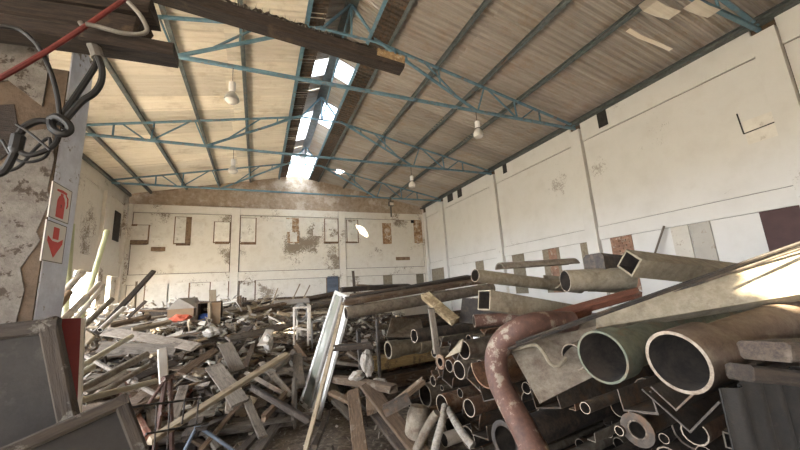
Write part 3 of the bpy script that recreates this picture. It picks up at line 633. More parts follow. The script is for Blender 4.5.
# ================================================================== LAMPS
def lamp(p, top, label, kind):
    root = empty('pendant_lamp', p); tag(root, label, 'lamp', 'pendant lamps hung from the trusses')
    L = top - p.z
    def part(n, prof, m, seg=16):
        o = ob(n, lathe(prof, seg, False).mesh(n, m, True), root, Matrix.Rotation(-math.pi / 2, 4, 'Y')); return o
    part('cord', [(0.30, 0.008), (L, 0.008)], M['cable'], 6)
    part('holder', [(0.32, 0.0), (0.32, 0.05), (0.30, 0.075), (0.12, 0.075), (0.09, 0.055), (0.06, 0.05)], M['white'])
    if kind:
        part('reflector', [(0.08, 0.05), (0.03, 0.09), (-0.05, 0.14), (-0.12, 0.165), (-0.12, 0.158), (-0.05, 0.13), (0.03, 0.08), (0.07, 0.045)], M['alu'])
        part('bulb', [(0.03, 0.0), (0.0, 0.1), (-0.06, 0.13), (-0.14, 0.15), (-0.19, 0.10), (-0.21, 0.0)], M['bulb'])
    else:
        part('glass_shade', [(0.09, 0.05), (0.06, 0.07), (0.0, 0.12), (-0.07, 0.15), (-0.14, 0.155), (-0.19, 0.13), (-0.20, 0.06), (-0.20, 0.0)], M['bulb'])
        part('collar', [(0.10, 0.045), (0.085, 0.085), (0.065, 0.085), (0.06, 0.045)], M['conduit'])
lamp(P(232, 95, Y=7.72), H + 5.25, 'pendant lamp with silver reflector on the nearer truss, beside the burnt beam', True)
lamp(P(233, 168, Y=12.45), H + 5.25, 'pendant lamp with silver reflector on the middle truss, above the blocked windows', True)
lamp(P(478, 131, Y=7.72), H + 5.25, 'pendant lamp with glass jar shade on the nearer truss, towards the pilastered wall', False)
lamp(P(412, 183, Y=12.45), H + 5.25, 'pendant lamp with glass jar shade on the middle truss, near the far corner', False)
root = empty('flood_light', P(391, 204, Y=17.3)); tag(root, 'small grey floodlight hung from the end truss near the far corner', 'lamp')
for nm, lo, hi, m in (('housing', (-.13, -.1, -.12), (.13, .1, .14), 'conduit'), ('lens', (-.11, -.115, -.1), (.11, -.1, .06), 'bulb'), ('bracket', (-.03, -.02, .14), (.03, .12, H + 5.30 - root.location.z), 'conduit'), ('drop_pipe', (-.05, .0, -.75), (.03, .05, -.12), 'conduit')):
    ob(nm, MB().box(lo, hi).mesh(nm, M[m]), root)
# ================================================================== THE PIPE STACK
AX = Vector((0.992, 0.125, 0.0)).normalized()      # the way the stacked pipes run
SX = 1.75                                          # their open ends stand near this x
def S(px, py, X=SX): return P(px, py, X=X)
HERO = []                                          # sample points of the boards and pipes that must stay in sight
taken = []                                         # (y, z, r) of every laid pipe
def pipe_thing(name, label, p, r, L, m, wall=None, sock=None, d=AX, group=None, n=18, flange=None, rings=(), cat='pipe'):
    wall = wall or max(0.006, r * 0.1)
    mw, _ = frame(p, p + d)
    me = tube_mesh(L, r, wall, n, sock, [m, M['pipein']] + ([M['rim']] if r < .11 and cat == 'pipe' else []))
    if not (flange or rings): return thing_mesh(name, label, cat, me, mw, group)
    root = empty(name, p); root.matrix_world = mw; tag(root, label, cat, group)
    ob('barrel', me, root)
    if flange: ob('flange', lathe([(0, r - wall), (0, r * flange), (r * 0.28, r * flange), (r * 0.28, r - wall)], n).mesh('flange', m, True), root)
    for x, k in rings: ob('coupling', lathe([(x, r * 0.99), (x, r * k), (x + 0.16, r * k), (x + 0.16, r * 0.99)], n).mesh('coupling', m, True), root)
    return root
def lay(p, r): HERO.extend([p, p + Vector((0, 0, r * .8)), p - Vector((0, 0, r * .8)), p + Vector((.3, 0, 0))]); taken.append((p.y - AX.y / AX.x * (p.x - SX), p.z, r))
# -- the two large pipes, and what lies by them
p = S(677, 362); lay(p, .15); d1 = Vector((1, .1, .05)).normalized(); d0 = Vector((1, -.04, .1)).normalized()
pipe_thing('socket_pipe', 'large brown pipe with a thick socket mouth, widest on the stack', p, 0.107, 2.2, M['pipebrown'], 0.015, (0.26, 0.029), d0, n=32)
p = S(601.5, 357); lay(p, .155)
pipe_thing('socket_pipe', 'large grey green pipe with socket mouth beside the widest brown pipe', p, 0.113, 2.9, M['pipegreen'], 0.012, (0.17, 0.027), d1, n=32)
p = S(573, 357, 1.93); lay(p, .085)
pipe_thing('steel_pipe', 'small rusty pipe tucked behind the grey green pipe mouth', p, 0.085, 2.6, M['pipetan'], 0.008, None, d1, n=24)
p = S(637, 430); lay(p, .085)
pipe_thing('flanged_pipe', 'pipe with thick round flange, low under the two large pipes', p, 0.045, 1.8, M['steel'], 0.008, n=20, flange=1.75)
p = S(619, 431, 1.72); lay(p, .03)
pipe_thing('steel_pipe', 'thin tube with bright rim beside the thick round flange', p, 0.024, 1.5, M['steel'], 0.004)
p = S(585, 408); lay(p, .035)
pipe_thing('steel_pipe', 'thin tube with bright rim in the dark gap under the green pipe', p, 0.032, 1.5, M['steel'], 0.004)
for px, py, rp, lab, m, fl in (
    (469, 408, 8.5, 'rusty pipe with a pale ring mouth beside the red oxide bend', 'piperust', 0),
    (442, 405, 10, 'brown rusty pipe over the white wrapped pipes', 'piperust', 0),
    (425, 395, 11, 'mossy brown pipe over the round tan stump', 'pipegrey', 0),
    (459, 370, 9, 'brown pipe with a wide ragged ring mouth in mid stack', 'pipegrey', 0),
    (449, 366, 6, 'small brown pipe beside the wide ragged ring mouth', 'piperust', 0),
    (440, 362, 4.5, 'small flanged pipe at the end of the ochre box beam', 'piperust', 1.6),
    (434, 353, 4.5, 'small ring ended pipe on top of the ochre box beam', 'pipegrey', 0),
    (464, 350, 9, 'rough crusted pipe under the short white tube', 'pipegrey', 0),
    (414, 336, 6.5, 'black iron pipe with thin pale rim above the coupled pipe', 'pipedark', 0),
    (433, 381, 5, 'thin pipe with a curled rim below the brown channel', 'steel', 0),
    (505, 441, 15, 'wide flanged dark pipe at the foot of the red bend', 'pipedark', 1.25),
    (444, 440, 6.5, 'white coated pipe with dark oval mouth near the floor', 'tubewhite', 0)):
    p = S(px, py); r = rp * (R_ @ (p - Vector((0, 0, H)))).z / FPX; lay(p, r * (fl or 1))
    pipe_thing('flanged_pipe' if fl else 'steel_pipe', lab, p, r, 2.8, M[m], flange=fl or None)
p = S(388, 350); lay(p, .125)
pipe_thing('coupled_pipe', 'brown pipe with two collars and a dark run behind, over the ochre beam', p, 0.109, 3.2, M['pipetan'], rings=((0, 1.16), (0.5, 1.16)))
# box beams and channels, mid stack
def box_thing(name, label, p, w, h, L, m, wall=0.008, d=AX, roll=0.0, cat='box section', group=None):
    mw, _ = frame(p, p + d, roll); mb = MB(); k = (w / 2, h / 2, w / 2 - wall, h / 2 - wall)
    v = []
    for x in (0, L):
        for a, b in ((k[0], k[1]), (k[2], k[3])): v += [(x, -a, -b), (x, a, -b), (x, a, b), (x, -a, b)]
    f = []; mi = []
    for i in range(4):
        j = (i + 1) % 4
        f += [(i, j, 8 + j, 8 + i), (4 + j, 4 + i, 12 + i, 12 + j), (j, i, 4 + i, 4 + j), (8 + i, 8 + j, 12 + j, 12 + i)]
    mb.add(v, f)
    for i in range(len(f)): mb.mi[i] = 1 if i % 4 == 1 else 0
    return thing_mesh(name, label, cat, mb.mesh(name, [m, M['pipein']]), mw, group)
p = S(372, 364); lay(p + Vector((0, .1, 0)), .1)
box_thing('box_section', 'ochre timber box beam lying under the coupled pipe', p, 0.24, 0.19, 1.75, M['ochre'], 0.03, cat='beam')
p = S(372, 384); lay(p + Vector((0, .1, 0)), .11)
box_thing('box_section', 'dark brown hollow beam lying under the ochre box beam', p, 0.25, 0.2, 1.9, M['woodbrown'], 0.02, cat='beam')
def prof_thing(name, label, p, prof, L, m, d=AX, roll=0.0, cat='steel section', group=None):
    mw, _ = frame(p, p + d, roll); return thing_mesh(name, label, cat, profile_mesh(prof, L, m), mw, group)
p = S(485, 366, 1.7); lay(p, .17)
prof_thing('half_pipe', 'rusty half round gutter with a thin bright rim beside the red bend', p, trough(0.165, 0.012, 170, 370), 1.8, M['piperust'], roll=-0.2, cat='gutter')
for px, py, w, h, roll, lab in ((452, 356, .14, .1, .6, 'upturned steel channel resting by the crusted pipe'), (437, 378, .13, .1, -.5, 'bent steel channel with bright edges under the small pipes'),
        (447, 383, .16, .1, .35, 'wide steel channel with bright edges over the mossy pipe'), (474, 385, .2, .12, .45, 'long steel channel edge sloping under the half round gutter'),
        (490, 400, .16, .12, -.35, 'dark steel channel right against the red bend'), (548, 408, .2, .12, -.25, 'wide dark channel in the shadow behind the red bend'),
        (640, 412, .16, .10, -.15, 'dark channel with thin bright lip under the widest pipe'), (676, 410, .12, .12, .75, 'dark angle iron with V shaped bright edge by the corrugated sheet'),
        (690, 432, .22, .2, .7, 'low dark angle iron with V shaped edge by the corrugated sheet'), 
        (470, 422, .22, .14, .3, 'dented channel over the low white pipe'),
        (480, 437, .2, .1, -.1, 'low dark channel at the stack foot before the wide flange')):
    p = S(px, py, 1.78); lay(p, max(w, h) * .5)
    isa = 'angle' in lab
    prof_thing('angle_iron' if isa else 'steel_channel', lab, p, angle(w, h, .008) if isa else channel(w, h, .008), 2.0, M['steel'], roll=roll)
# -- red oxide bend
root = empty('pipe_bend', P(520, 328, X=1.66)); tag(root, 'thick red oxide pipe bent like a swan neck with flaking paint', 'pipe')
pts = [P(572, 322, X=2.15), P(560, 322, X=2.05), P(540, 323, X=1.82), P(519, 329, X=1.66), P(503, 341, X=1.6), P(496, 358, X=1.56), P(499, 380, X=1.55), P(509, 402, X=1.53), P(521, 424, X=1.5), P(532, 446, X=1.48), P(540, 466, X=1.46)]
c = Vector(root.location)
o = ob('bend_barrel', sweep([q - c for q in pts], 0.078, 18, 5).mesh('bend_barrel', M['oxide'], True), root)
o = ob('end_rim', sweep([pts[-2] - c, pts[-1] - c], 0.086, 18, 1).mesh('end_rim', M['oxide'], True), root)
# -- grey sheet metal gutter behind the bend
G = [P(510, 347, X=1.72), P(600, 326, X=2.3), P(600, 372, X=2.0), P(536, 402, X=1.66)]
root = empty('sheet_gutter', G[0]); tag(root, 'wide dusty sheet metal gutter end between the red bend and green pipe', 'gutter')
reparent(slab_obj('gutter_side', [P(509, 348, X=1.70), P(540, 404, X=1.66), P(604, 372, X=2.05), P(604, 325, X=2.3)], 0.012, M['pipegrey']), root)
reparent(slab_obj('gutter_lip', [P(509, 348, X=1.70), P(604, 325, X=2.3), P(600, 317, X=2.35), P(512, 341, X=1.74)], 0.012, M['pipegrey']), root)
o = ob('rolled_edge', sweep([P(512, 350, X=1.69), P(534, 345, X=1.74), P(543, 352, X=1.74), P(550, 363, X=1.75), P(558, 366, X=1.78), P(566, 358, X=1.85)], 0.012, 6, 4).mesh('rolled_edge', M['pipetan'], True)); reparent(o, root)
# -- long flat duct and the thin strips on top
root = slab_obj('flat_duct', [P(598, 318, D=2.35), P(598, 333, D=2.3), P(850, 293, D=1.75), P(850, 238, D=1.9)], 0.10, M['pipetan'])
tag(root, 'long flat tan duct rising over the two large pipes', 'duct')
for k, (a, b, lab) in enumerate((((508, 349), (850, 229), 'thin rusty strip along the upper edge of the flat duct'), ((516, 343), (850, 225.5), 'second thin rusty strip lying just above the flat duct'), ((600, 319.5), (850, 232.5), 'narrow angle strip resting tight on the flat duct edge'))):
    da = 2.28 if a[0] > 550 else 2.02
    beam('metal_strip', lab, 'metal strip', P(*a, D=da), P(*b, D=1.80), 0.014, 0.014, M['pipedark'], 0.4, k, 'thin strips on the duct', 0.0)
# timbers at the right edge and the corrugated side sheet
beam('timber_slab', 'thick brown timber slab end lying beside the widest pipe', 'timber', P(764, 351, Y=.62), P(880, 345, Y=.62), 0.13, 0.06, M['wooddark'], 0, 11, None, 0.01)
beam('timber_slab', 'mossy lower timber lying on top of the dark corrugated sheet', 'timber', P(740, 372, Y=.64), P(880, 388, Y=.60), 0.07, 0.05, M['wooddark'], 0, 12, None, 0.01)
a = P(722, 376, Y=.66); mw = Matrix.Translation((a.x, .66, 0.0)) @ Matrix(((0, 1, 0, 0), (0, 0, 1, 0), (1, 0, 0, 0), (0, 0, 0, 1)))
thing_mesh('corrugated_sheet', 'dark rusty corrugated sheet standing upright at the stack end', 'metal sheet', corr_mesh(a.z - 0.04, 1.7, 0.12, 0.013, M['rustblack'], 10), mw)
# -- upper layer: grey pipes, duct box, tubes, planks
def span(a, b): return (Vector(b) - Vector(a))
def pipe_ab(name, label, a, b, r, m, wall=None, sock=None, group=None, cat='pipe', n=18):
    d = span(a, b); return pipe_thing(name, label, Vector(a), r, d.length, m, wall, sock, d.normalized(), group, n, cat=cat)
pipe_ab('asbestos_pipe', 'long dusty pipe with dark open end above the wire posts', P(346, 313, X=1.12), P(492, 288, X=3.7), 0.085, M['pipegrey'])
pipe_ab('asbestos_pipe', 'tan pipe pointing out from the top of the stack by the end wall', P(475, 275.5, D=3.1), P(580, 288, D=3.75), 0.06, M['pipetan'])
pipe_ab('asbestos_pipe', 'short tan pipe with round black mouth below the split gutter', P(565, 281, X=2.55), P(630, 278, X=3.1), 0.098, M['pipetan'], 0.008)
a, b = P(484, 300, D=2.75), P(585, 316, D=3.25)
box_thing('duct_box', 'tan square duct with open black mouth in the upper stack', a, 0.15, 0.16, (b - a).length, M['pipetan'], 0.01, (b - a).normalized(), cat='duct')
a, b = P(629, 263, X=2.55), P(745, 276, X=3.75)
box_thing('square_tube', 'pale square tube with diamond mouth on top of the stack', a, 0.15, 0.15, (b - a).length, M['pipetan'], 0.014, (b - a).normalized(), 0.65)
mw, _ = frame(a, b, 0.65)
beam('red_plank', 'long red brown plank tapering below the pale square tube', 'plank', P(543, 319, D=2.7), P(640, 292, D=2.75), 0.09, 0.06, M['woodred'], 0.3, 13)
beam('red_timber', 'blocky red brown beam end beside the tan square duct', 'beam', P(538, 325, D=2.55), P(585, 310, D=2.7), 0.10, 0.09, M['woodred'], 0.2, 14)
pipe_ab('rust_drum', 'short orange rust cylinder under the tan square duct', P(474, 321, D=3.0), P(516, 318, D=3.0), 0.055, M['oxide'], cat='pipe')
beam('dark_box', 'black box section end with dusty top beside the square tube', 'box section', P(594, 264, D=3.1), P(640, 268, D=3.4), 0.2, 0.19, M['pipedark'], 0, 15, None, 0.0, 0.0)
for a, b, r, lab, m, t in ((P(500, 272, D=3.5), P(556, 268, D=3.7), .09, 'dark curved half gutter arched over the tan pipe', 'pipegrey', (20, 160)),
                     (P(553, 273, D=3.55), P(606, 277, D=3.7), .16, 'split yellowish half pipe lying hollow side up beside the black box', 'pipetan', (185, 355))):
    mw, L = frame(a, b); thing_mesh('half_gutter', lab, 'gutter', profile_mesh(trough(r, .014, *t), L + .25, M[m]), mw)
for k, (px, lab) in enumerate(((462, 'dark tent shaped angle plate beside the tan square duct'), (472, 'second dark tent shaped plate nested against the square duct'))):
    mw, _ = frame(P(px, 309, D=3.35), P(px + 40, 312, D=3.2)); thing_mesh('bent_plate', lab, 'metal plate', profile_mesh(open_outline([(-.1, -.12), (0, .1), (.08, -.12)], .01), .5, M['pipegrey' if k else 'pipedark']), mw)
for k, (a, b, w, lab) in enumerate((((344, 303), (480, 281), .15, 'long brown board over the dusty pipe'), ((346, 300), (470, 277), .13, 'long brown board next to the top of the board stack'), ((352, 297), (480, 276), .12, 'topmost long brown board before the end wall'),
        ((342, 290), (409, 286), .10, 'dark squared beam end nearest the blue steel shutter'), ((360, 287), (430, 291), .14, 'brown ridge shaped beam behind the dark beam end'))):
    beam('long_board', lab, 'board', P(*a, Y=4.7 + .14 * k), P(*b, Y=5.0 + .14 * k), w, 0.07, M[('woodbrown', 'wooddark', 'woodbrown', 'wooddark', 'woodbrown')[k]], .2, 20 + k, 'long boards over the stack')
beam('bark_slab', 'ochre slab of wood with rough bark leaning over the stack', 'plank', P(425, 295, X=1.6), P(455, 321, X=1.72), 0.11, 0.055, mat('bark_wood', (0.21, 0.155, 0.085), (0.10, 0.07, 0.035), 12, .95, .7, c3=(0.3, 0.24, 0.15), amt=.3, sc3=12), 0.5, 31)
beam('wood_stake', 'pale upright stake standing before the black pipes', 'stake', P(431, 308, X=1.55), P(437, 353, X=1.6), 0.06, 0.045, M['woodgrey'], 0.2, 32)
beam('iron_post', 'thin dark iron post standing in front of the ochre box beam', 'post', P(377, 318, X=1.45), P(381, 400, X=1.5), 0.04, 0.04, M['pipedark'], 0, 33)
beam('iron_post', 'short dark iron post behind the white rags', 'post', P(358, 330, X=1.25), P(362, 384, X=1.3), 0.05, 0.05, M['pipedark'], 0, 34)
pipe_thing('white_tube', 'short clean white tube standing upright in the stack', P(479, 362, X=2.15), 0.034, P(479, 337, X=2.15).z - P(479, 362, X=2.15).z, M['white'], d=Vector((0, 0, 1)), cat='tube')
slab = slab_obj('sheet_plate', [P(386, 337, X=1.7), P(425, 338, X=2.3), P(420, 319, X=2.4), P(391, 318, X=1.8)], 0.02, M['pipegrey']); tag(slab, 'bent dark sheet plate sloping above the black iron pipe', 'metal plate')
slab = slab_obj('sheet_plate', [P(446, 358, X=1.62), P(461, 352, X=1.66), P(464, 339, X=1.7), P(461, 340, X=1.68)], 0.012, M['pipetan']); tag(slab, 'torn pale plate wedged beside the crusted pipe', 'metal plate')
# wrapped pipes at the foot
cable('wrapped_pipe', 'white flaking wrapped pipe hanging down to the floor', [P(445, 406, X=1.72), P(442, 422, X=1.62), P(437, 440, X=1.55), P(430, 470, X=1.5)], 0.036, M['limewash'], cat='pipe', n=12)
cable('wrapped_pipe', 'second white wrapped pipe slanting from under the rusty pipe', [P(449, 410, X=1.74), P(456, 423, X=1.62), P(463, 434, X=1.58), P(473, 446, X=1.6)], 0.034, M['limewash'], cat='pipe', n=12)
cable('bent_tube', 'dull grey bent tube running down beside the tan stump', [P(437, 413, X=1.6), P(432, 420, X=1.56), P(424, 434, X=1.5), P(414, 455, X=1.4)], 0.042, M['pipegrey'], cat='pipe', n=12)
o = thing_mesh('stump', 'round tan stump standing among the front timbers', 'stump', lathe([(0, 0.0), (0, .12), (.1, .125), (.26, .12), (.33, .09), (.35, 0.0)], 18, False).mesh('stump', M['pipegrey'], True), frame(P(416, 442, X=1.5), P(419, 414, X=1.55))[0])

# ---------------- the rest of the stack: laid from the floor up, each touching those below
fill = random.Random(21)
LEFTWORD = lambda y: ('under the two large pipes' if y < 1.75 else 'behind the red oxide bend' if y < 2.6 else 'in mid stack over the mossy pipe' if y < 3.5 else 'near the ochre box beam' if y < 4.6 else 'at the far end of the pipe stack')
def top(y): return 1.02 if y < 1.75 else 1.2 if y < 2.4 else 1.42 if y < 3.6 else 1.5
def shown_beam(p, r):
    """would a pipe from p hide the two beams and the coupled pipe that lie farther on?"""
    if p.y > 5.75: return False
    for k in (0, .25, .5, .8, 1.2):
        u = R_ @ (p + AX * k + Vector((0, 0, r - H))); x, y = 400 + FPX * u.x / u.z, 225 + FPX * u.y / u.z
        if 355 < x < 436 and 326 < y < 391: return True
    return False
bins = {}
TM = {}
n_fill = 0
for step in range(3600):
    y = fill.uniform(1.0, 6.2); r = fill.choice((.03, .045, .045, .06, .07, .085, .1, .12)); ok = None
    z = r + 0.003
    while z + r < top(y):
        hit = [t for t in taken if (t[0] - y) ** 2 + (t[1] - z) ** 2 < (t[2] + r + .002) ** 2]
        if not hit: ok = z; break
        z += 0.012
    if ok is None or n_fill > 175: continue
    if step < 900 and ok > 0.5 + step / 900: continue
    x = SX + fill.uniform(0.08, 0.7) + (fill.uniform(.1, .8) if y < 2.3 else 0)
    p = Vector((x, y + AX.y / AX.x * (x - SX), ok))
    if shown_beam(p, r): continue
    taken.append((y, ok, r)); n_fill += 1
    kind = fill.choice('ppppppbcat') if y > 1.75 else fill.choice('ppcabp')
    L = fill.uniform(1.6, 3.6); mname = fill.choice(('piperust', 'pipegrey', 'pipedark', 'pipedark', 'steel', 'pipegrey')); m = M[mname]
    col = {'piperust': 'rusty', 'pipegrey': 'dusty grey brown', 'pipedark': 'dark iron', 'steel': 'dull steel'}[mname]
    size = 'thin' if r < .05 else 'medium' if r < .09 else 'wide'
    hgt = 'low' if ok < .45 else 'halfway up' if ok < .9 else 'high up'
    where = LEFTWORD(y)
    if kind == 'p':
        lab = f'{size} {col} pipe {hgt} {where}'; pipe_thing('steel_pipe', lab, p, r, L, m, max(.005, r * fill.uniform(.08, .16)), (fill.uniform(.08, .14), r * .12) if fill.random() < .25 and r < .11 else None, group=lab, n=14)
        continue
    rr = r * 0.98
    if kind == 'b': lab = f'{size} {col} square tube {hgt} {where}'; box_thing('square_tube', lab, p, rr * 1.4, rr * 1.4, L, m, group=lab)
    elif kind == 'c': lab = f'{size} {col} channel {hgt} {where}'; prof_thing('steel_channel', lab, p - Vector((0, 0, rr * .5)), channel(rr * 1.6, rr, .007), L, m, group=lab)
    elif kind == 'a': lab = f'{size} {col} angle iron {hgt} {where}'; prof_thing('angle_iron', lab, p - Vector((0, rr * .5, rr * .6)), angle(rr * 1.3, rr * 1.3, .007), L, m, roll=fill.choice((0, 0, .7)), group=lab)
    else: lab = f'{size} {col} half pipe {hgt} {where}'; prof_thing('half_pipe', lab, p, trough(rr * .97, .007), L, m, group=lab, cat='gutter')
# ================================================================== THE WOOD HEAP
def sm(a, b, x):
    t = min(1, max(0, (x - a) / (b - a))); return t * t * (3 - 2 * t)
def mound(x, y):
    """height of the packed mound under the loose boards"""
    foot = min(4.9 + 0.9 * max(0, x + 0.4), 6.2); d = y - foot; z = 0
    pts = [(-1, 0), (0, 0.0), (1.5, .30), (3, .62), (5, .85), (7, 1.05), (9, 1.35), (11, 1.45), (30, 1.45)]
    for (a, za), (b, zb) in zip(pts, pts[1:]):
        if a <= d <= b: z = za + (zb - za) * (d - a) / (b - a); break
    z *= sm(-6.0, -4.8, x) * 0.35 + 0.65
    if x > 3: z *= 1 - 0.3 * sm(3, 6, x)
    return z
def HP(px, py, lift=0.32):
    """where the eye's ray through an image point meets the heap's surface"""
    d = ray(px, py); t = 3.0
    while t < 22:
        p = Vector((0, 0, H)) + d * t
        if p.z <= mound(p.x, p.y) + lift * sm(4.4, 6.0, p.y) + 0.02: return p
        t += 0.02
    return Vector((0, 0, H)) + d * 12
def depth_of(p): return (R_ @ (p - Vector((0, 0, H)))).z
import bmesh
r_ = random.Random(3)
from mathutils import noise as mnoise
mb = MB(); v = []; f = []; nx, ny = 90, 120
for j in range(ny + 1):
    for i in range(nx + 1):
        x = -5.86 + 10.4 * i / nx; y = 4.0 + 15.8 * j / ny
        h = mound(x, y); h += (0.12 * mnoise.noise((x * 2.2, y * 2.2, 0)) + 0.05 * mnoise.noise((x * 7, y * 7, 3))) * sm(0, .3, h)
        v.append((x, y, max(h, 0) - 0.02 if h < .02 else h))
for j in range(ny):
    for i in range(nx):
        a = j * (nx + 1) + i; f.append((a, a + 1, a + nx + 2, a + nx + 1))
M['mound'] = mat('heap_dust', (0.15, 0.115, 0.085), (0.06, 0.045, 0.034), 9, 0.95, 0.8, c3=(0.30, 0.25, 0.19), amt=0.3, sc3=10, var=0)
o = ob('rubble_mound', mb.add(v, f).mesh('rubble_mound', M['mound'])); tag(o, 'packed dark rubble under the loose boards of the heap', 'rubble', None, 'stuff')
def chips(name, label, n, area, mats, size, seed, lift=0.03, ylow=0.3):
    r = random.Random(seed); mb = MB()
    for _ in range(n):
        x = r.uniform(area[0], area[1]); y = area[2] + (area[3] - area[2]) * r.random() ** 1.3
        z = mound(x, y); z += r.uniform(lift[0], lift[1]) if z > .05 else r.uniform(0.0, 0.02)
        if x > 1.6 and y < 5.7: continue
        s = size * r.uniform(.4, 1.4); m_ = Matrix.Rotation(r.uniform(0, 6.3), 3, 'Z') @ Matrix.Rotation(r.gauss(0, .5), 3, 'X') @ Matrix.Rotation(r.gauss(0, .5), 3, 'Y')
        l, w, t = s * r.uniform(.8, 2.4), s * r.uniform(.25, .8), s * r.uniform(.08, .3)
        vv = [Vector((x, y, z)) + m_ @ Vector((a * l * r.uniform(.7, 1.1), b * w * r.uniform(.6, 1.1), c * t)) for a in (-.5, .5) for b in (-.5, .5) for c in (-.5, .5)]
        mb.add(vv, [(0, 1, 3, 2), (4, 6, 7, 5), (0, 4, 5, 1), (2, 3, 7, 6), (0, 2, 6, 4), (1, 5, 7, 3)], r.randrange(len(mats)))
    o = ob(name, mb.mesh(name, mats)); tag(o, label, 'debris', None, 'stuff'); return o
chips('wood_splinters', 'broken splinters and scraps scattered over the heap', 3000, (-5.6, 4, 5.2, 10), [M['woodgrey'], M['woodbrown'], M['wooddark'], M['woodgrey'], M['litter']], 0.13, 1, (0.02, 0.36))
chips('pale_scraps', 'pale torn scraps on the sunlit far heap', 420, (-5.7, 2.0, 8.5, 15), [M['litter'], M['board'], M['woodpale']], 0.16, 2, (0.15, 0.42))
chips('floor_grit', 'grit and chips on the bare floor by the leaning door', 700, (-1.2, 1.6, 2.8, 6.2), [M['dirt'], M['woodgrey'], M['litter'], M['wooddark']], 0.035, 3, (0, 0.02))

def mark(*pts):
    for a, b in zip(pts, pts[1:]):
        for k in range(9): HERO.append(Vector(a).lerp(Vector(b), k / 8))
def hplank(label, a, b, wpx, tm, m, roll=0.0, name='weathered_board', lift=(.34, .34), cat='board', seed=0, group=None):
    nr = lambda q: Vector((0, 0, H)) + (q - Vector((0, 0, H))) * .95
    A = nr(HP(*a, lift[0])) if len(a) == 2 else P(a[0], a[1], Y=a[2]); B = nr(HP(*b, lift[1])) if len(b) == 2 else P(b[0], b[1], Y=b[2])
    w = wpx * (depth_of(A) + depth_of(B)) / 2 / FPX; mark(A, B)
    mw, L = frame(A, B, roll, (Vector((0, 0, H)) - (A + B) / 2).normalized() * .6 + Vector((0, 0, .6)))
    return thing_mesh(name, label, cat, plank_mesh(L, w, tm, M[m], seed or int(a[0] * 7 + b[1]), .008, .03), mw, group)
hplank('longest pale sawn timber lying slantwise across the front of the heap', (287, 354, 5.7), (150, 441, 4.2), 7.5, .05, 'woodpale', .3, 'sawn_timber', (.42, .42))
hplank('wide grey board upright at the heap crest above the pale timber', (225, 344, 6.6), (238, 371, 6.0), 13, .03, 'woodgrey')
hplank('wide pale board with cut end sticking out below the long pale timber', (213, 366, 6.0), (240, 403, 5.0), 16, .03, 'woodgrey', 0)
hplank('grey plank standing against the heap foot above bare floor', (246, 398), (263, 437), 8, .04, 'woodgrey')
hplank('thin brown stick sloping to the floor under the wide pale board', (243, 400), (201, 450), 4.5, .03, 'woodbrown', 0, 'stick', cat='stick')
hplank('flat lit grey board lying along the heap crest toward the table frame', (228, 339), (299, 322), 7.5, .04, 'woodgrey', lift=(.38, .42))
hplank('short squared beam end near the leaning aluminium door', (271, 371), (289, 356), 9, .09, 'woodgrey', 0, 'timber_offcut', cat='beam')
hplank('upright brown board close against the aluminium door', (297, 355), (300, 386), 10, .04, 'woodgrey')
hplank('narrow curved board crossing behind the long pale timber', (261, 362), (291, 396), 6, .03, 'woodgrey')
hplank('thin grey lath crossing under the narrow curved board', (246, 373), (284, 394), 4.5, .02, 'woodgrey')
hplank('broad grey fibre sheet at the heap top near the cream pole', (104, 331), (196, 347), 12, .02, 'woodgrey', 0, 'fibre_sheet', (.5, .4), 'sheet')
hplank('second grey fibre sheet slipping under the broad one', (100, 347), (176, 350), 12, .02, 'woodgrey', 0.2, 'fibre_sheet', (.42, .36), 'sheet')
hplank('thin pale batten over the fibre sheets, running to the crest', (150, 356), (208, 338), 4, .03, 'woodpale')
hplank('brown board slanting up below the fibre sheets', (181, 374), (216, 350), 8, .04, 'woodbrown')
hplank('grey board standing on end behind the wire rack', (184, 386), (174, 418), 9, .03, 'woodgrey', lift=(.45, .35))
hplank('dark plank raised steeply against the end wall', (153, 272, 7.2), (96, 334, 6.2), 5, .04, 'wooddark', 0, 'raised_plank', cat='plank')
hplank('short dark stick raised beside the steep dark plank', (146, 301, 8.6), (128, 318, 8.4), 3, .03, 'wooddark', 0, 'stick', cat='stick')
hplank('whitish painted post standing up by the red steel stand', (162, 349, 5.1), (164, 383, 5.0), 8, .07, 'board', 0, 'white_post', cat='post')
hplank('brown board lying low before the wide pale board', (196, 412), (248, 383), 5, .03, 'woodbrown', lift=(.3, .3))
hplank('dark board fallen between fibre sheets and white post', (135, 378), (176, 362), 8, .03, 'wooddark', lift=(.36, .36))
hplank('grey half buried board below the cream pole', (84, 392), (128, 372), 8, .03, 'woodgrey', lift=(.4, .4))
hplank('pale split board near the end of the lit grey board', (262, 345), (270, 330), 8, .03, 'board', lift=(.4, .45))
hplank('small pale block lying on dark boards beside the red board', (84, 342, 4.6), (92, 333, 4.6), 11, .05, 'woodpale', 0, 'wood_block', cat='block')
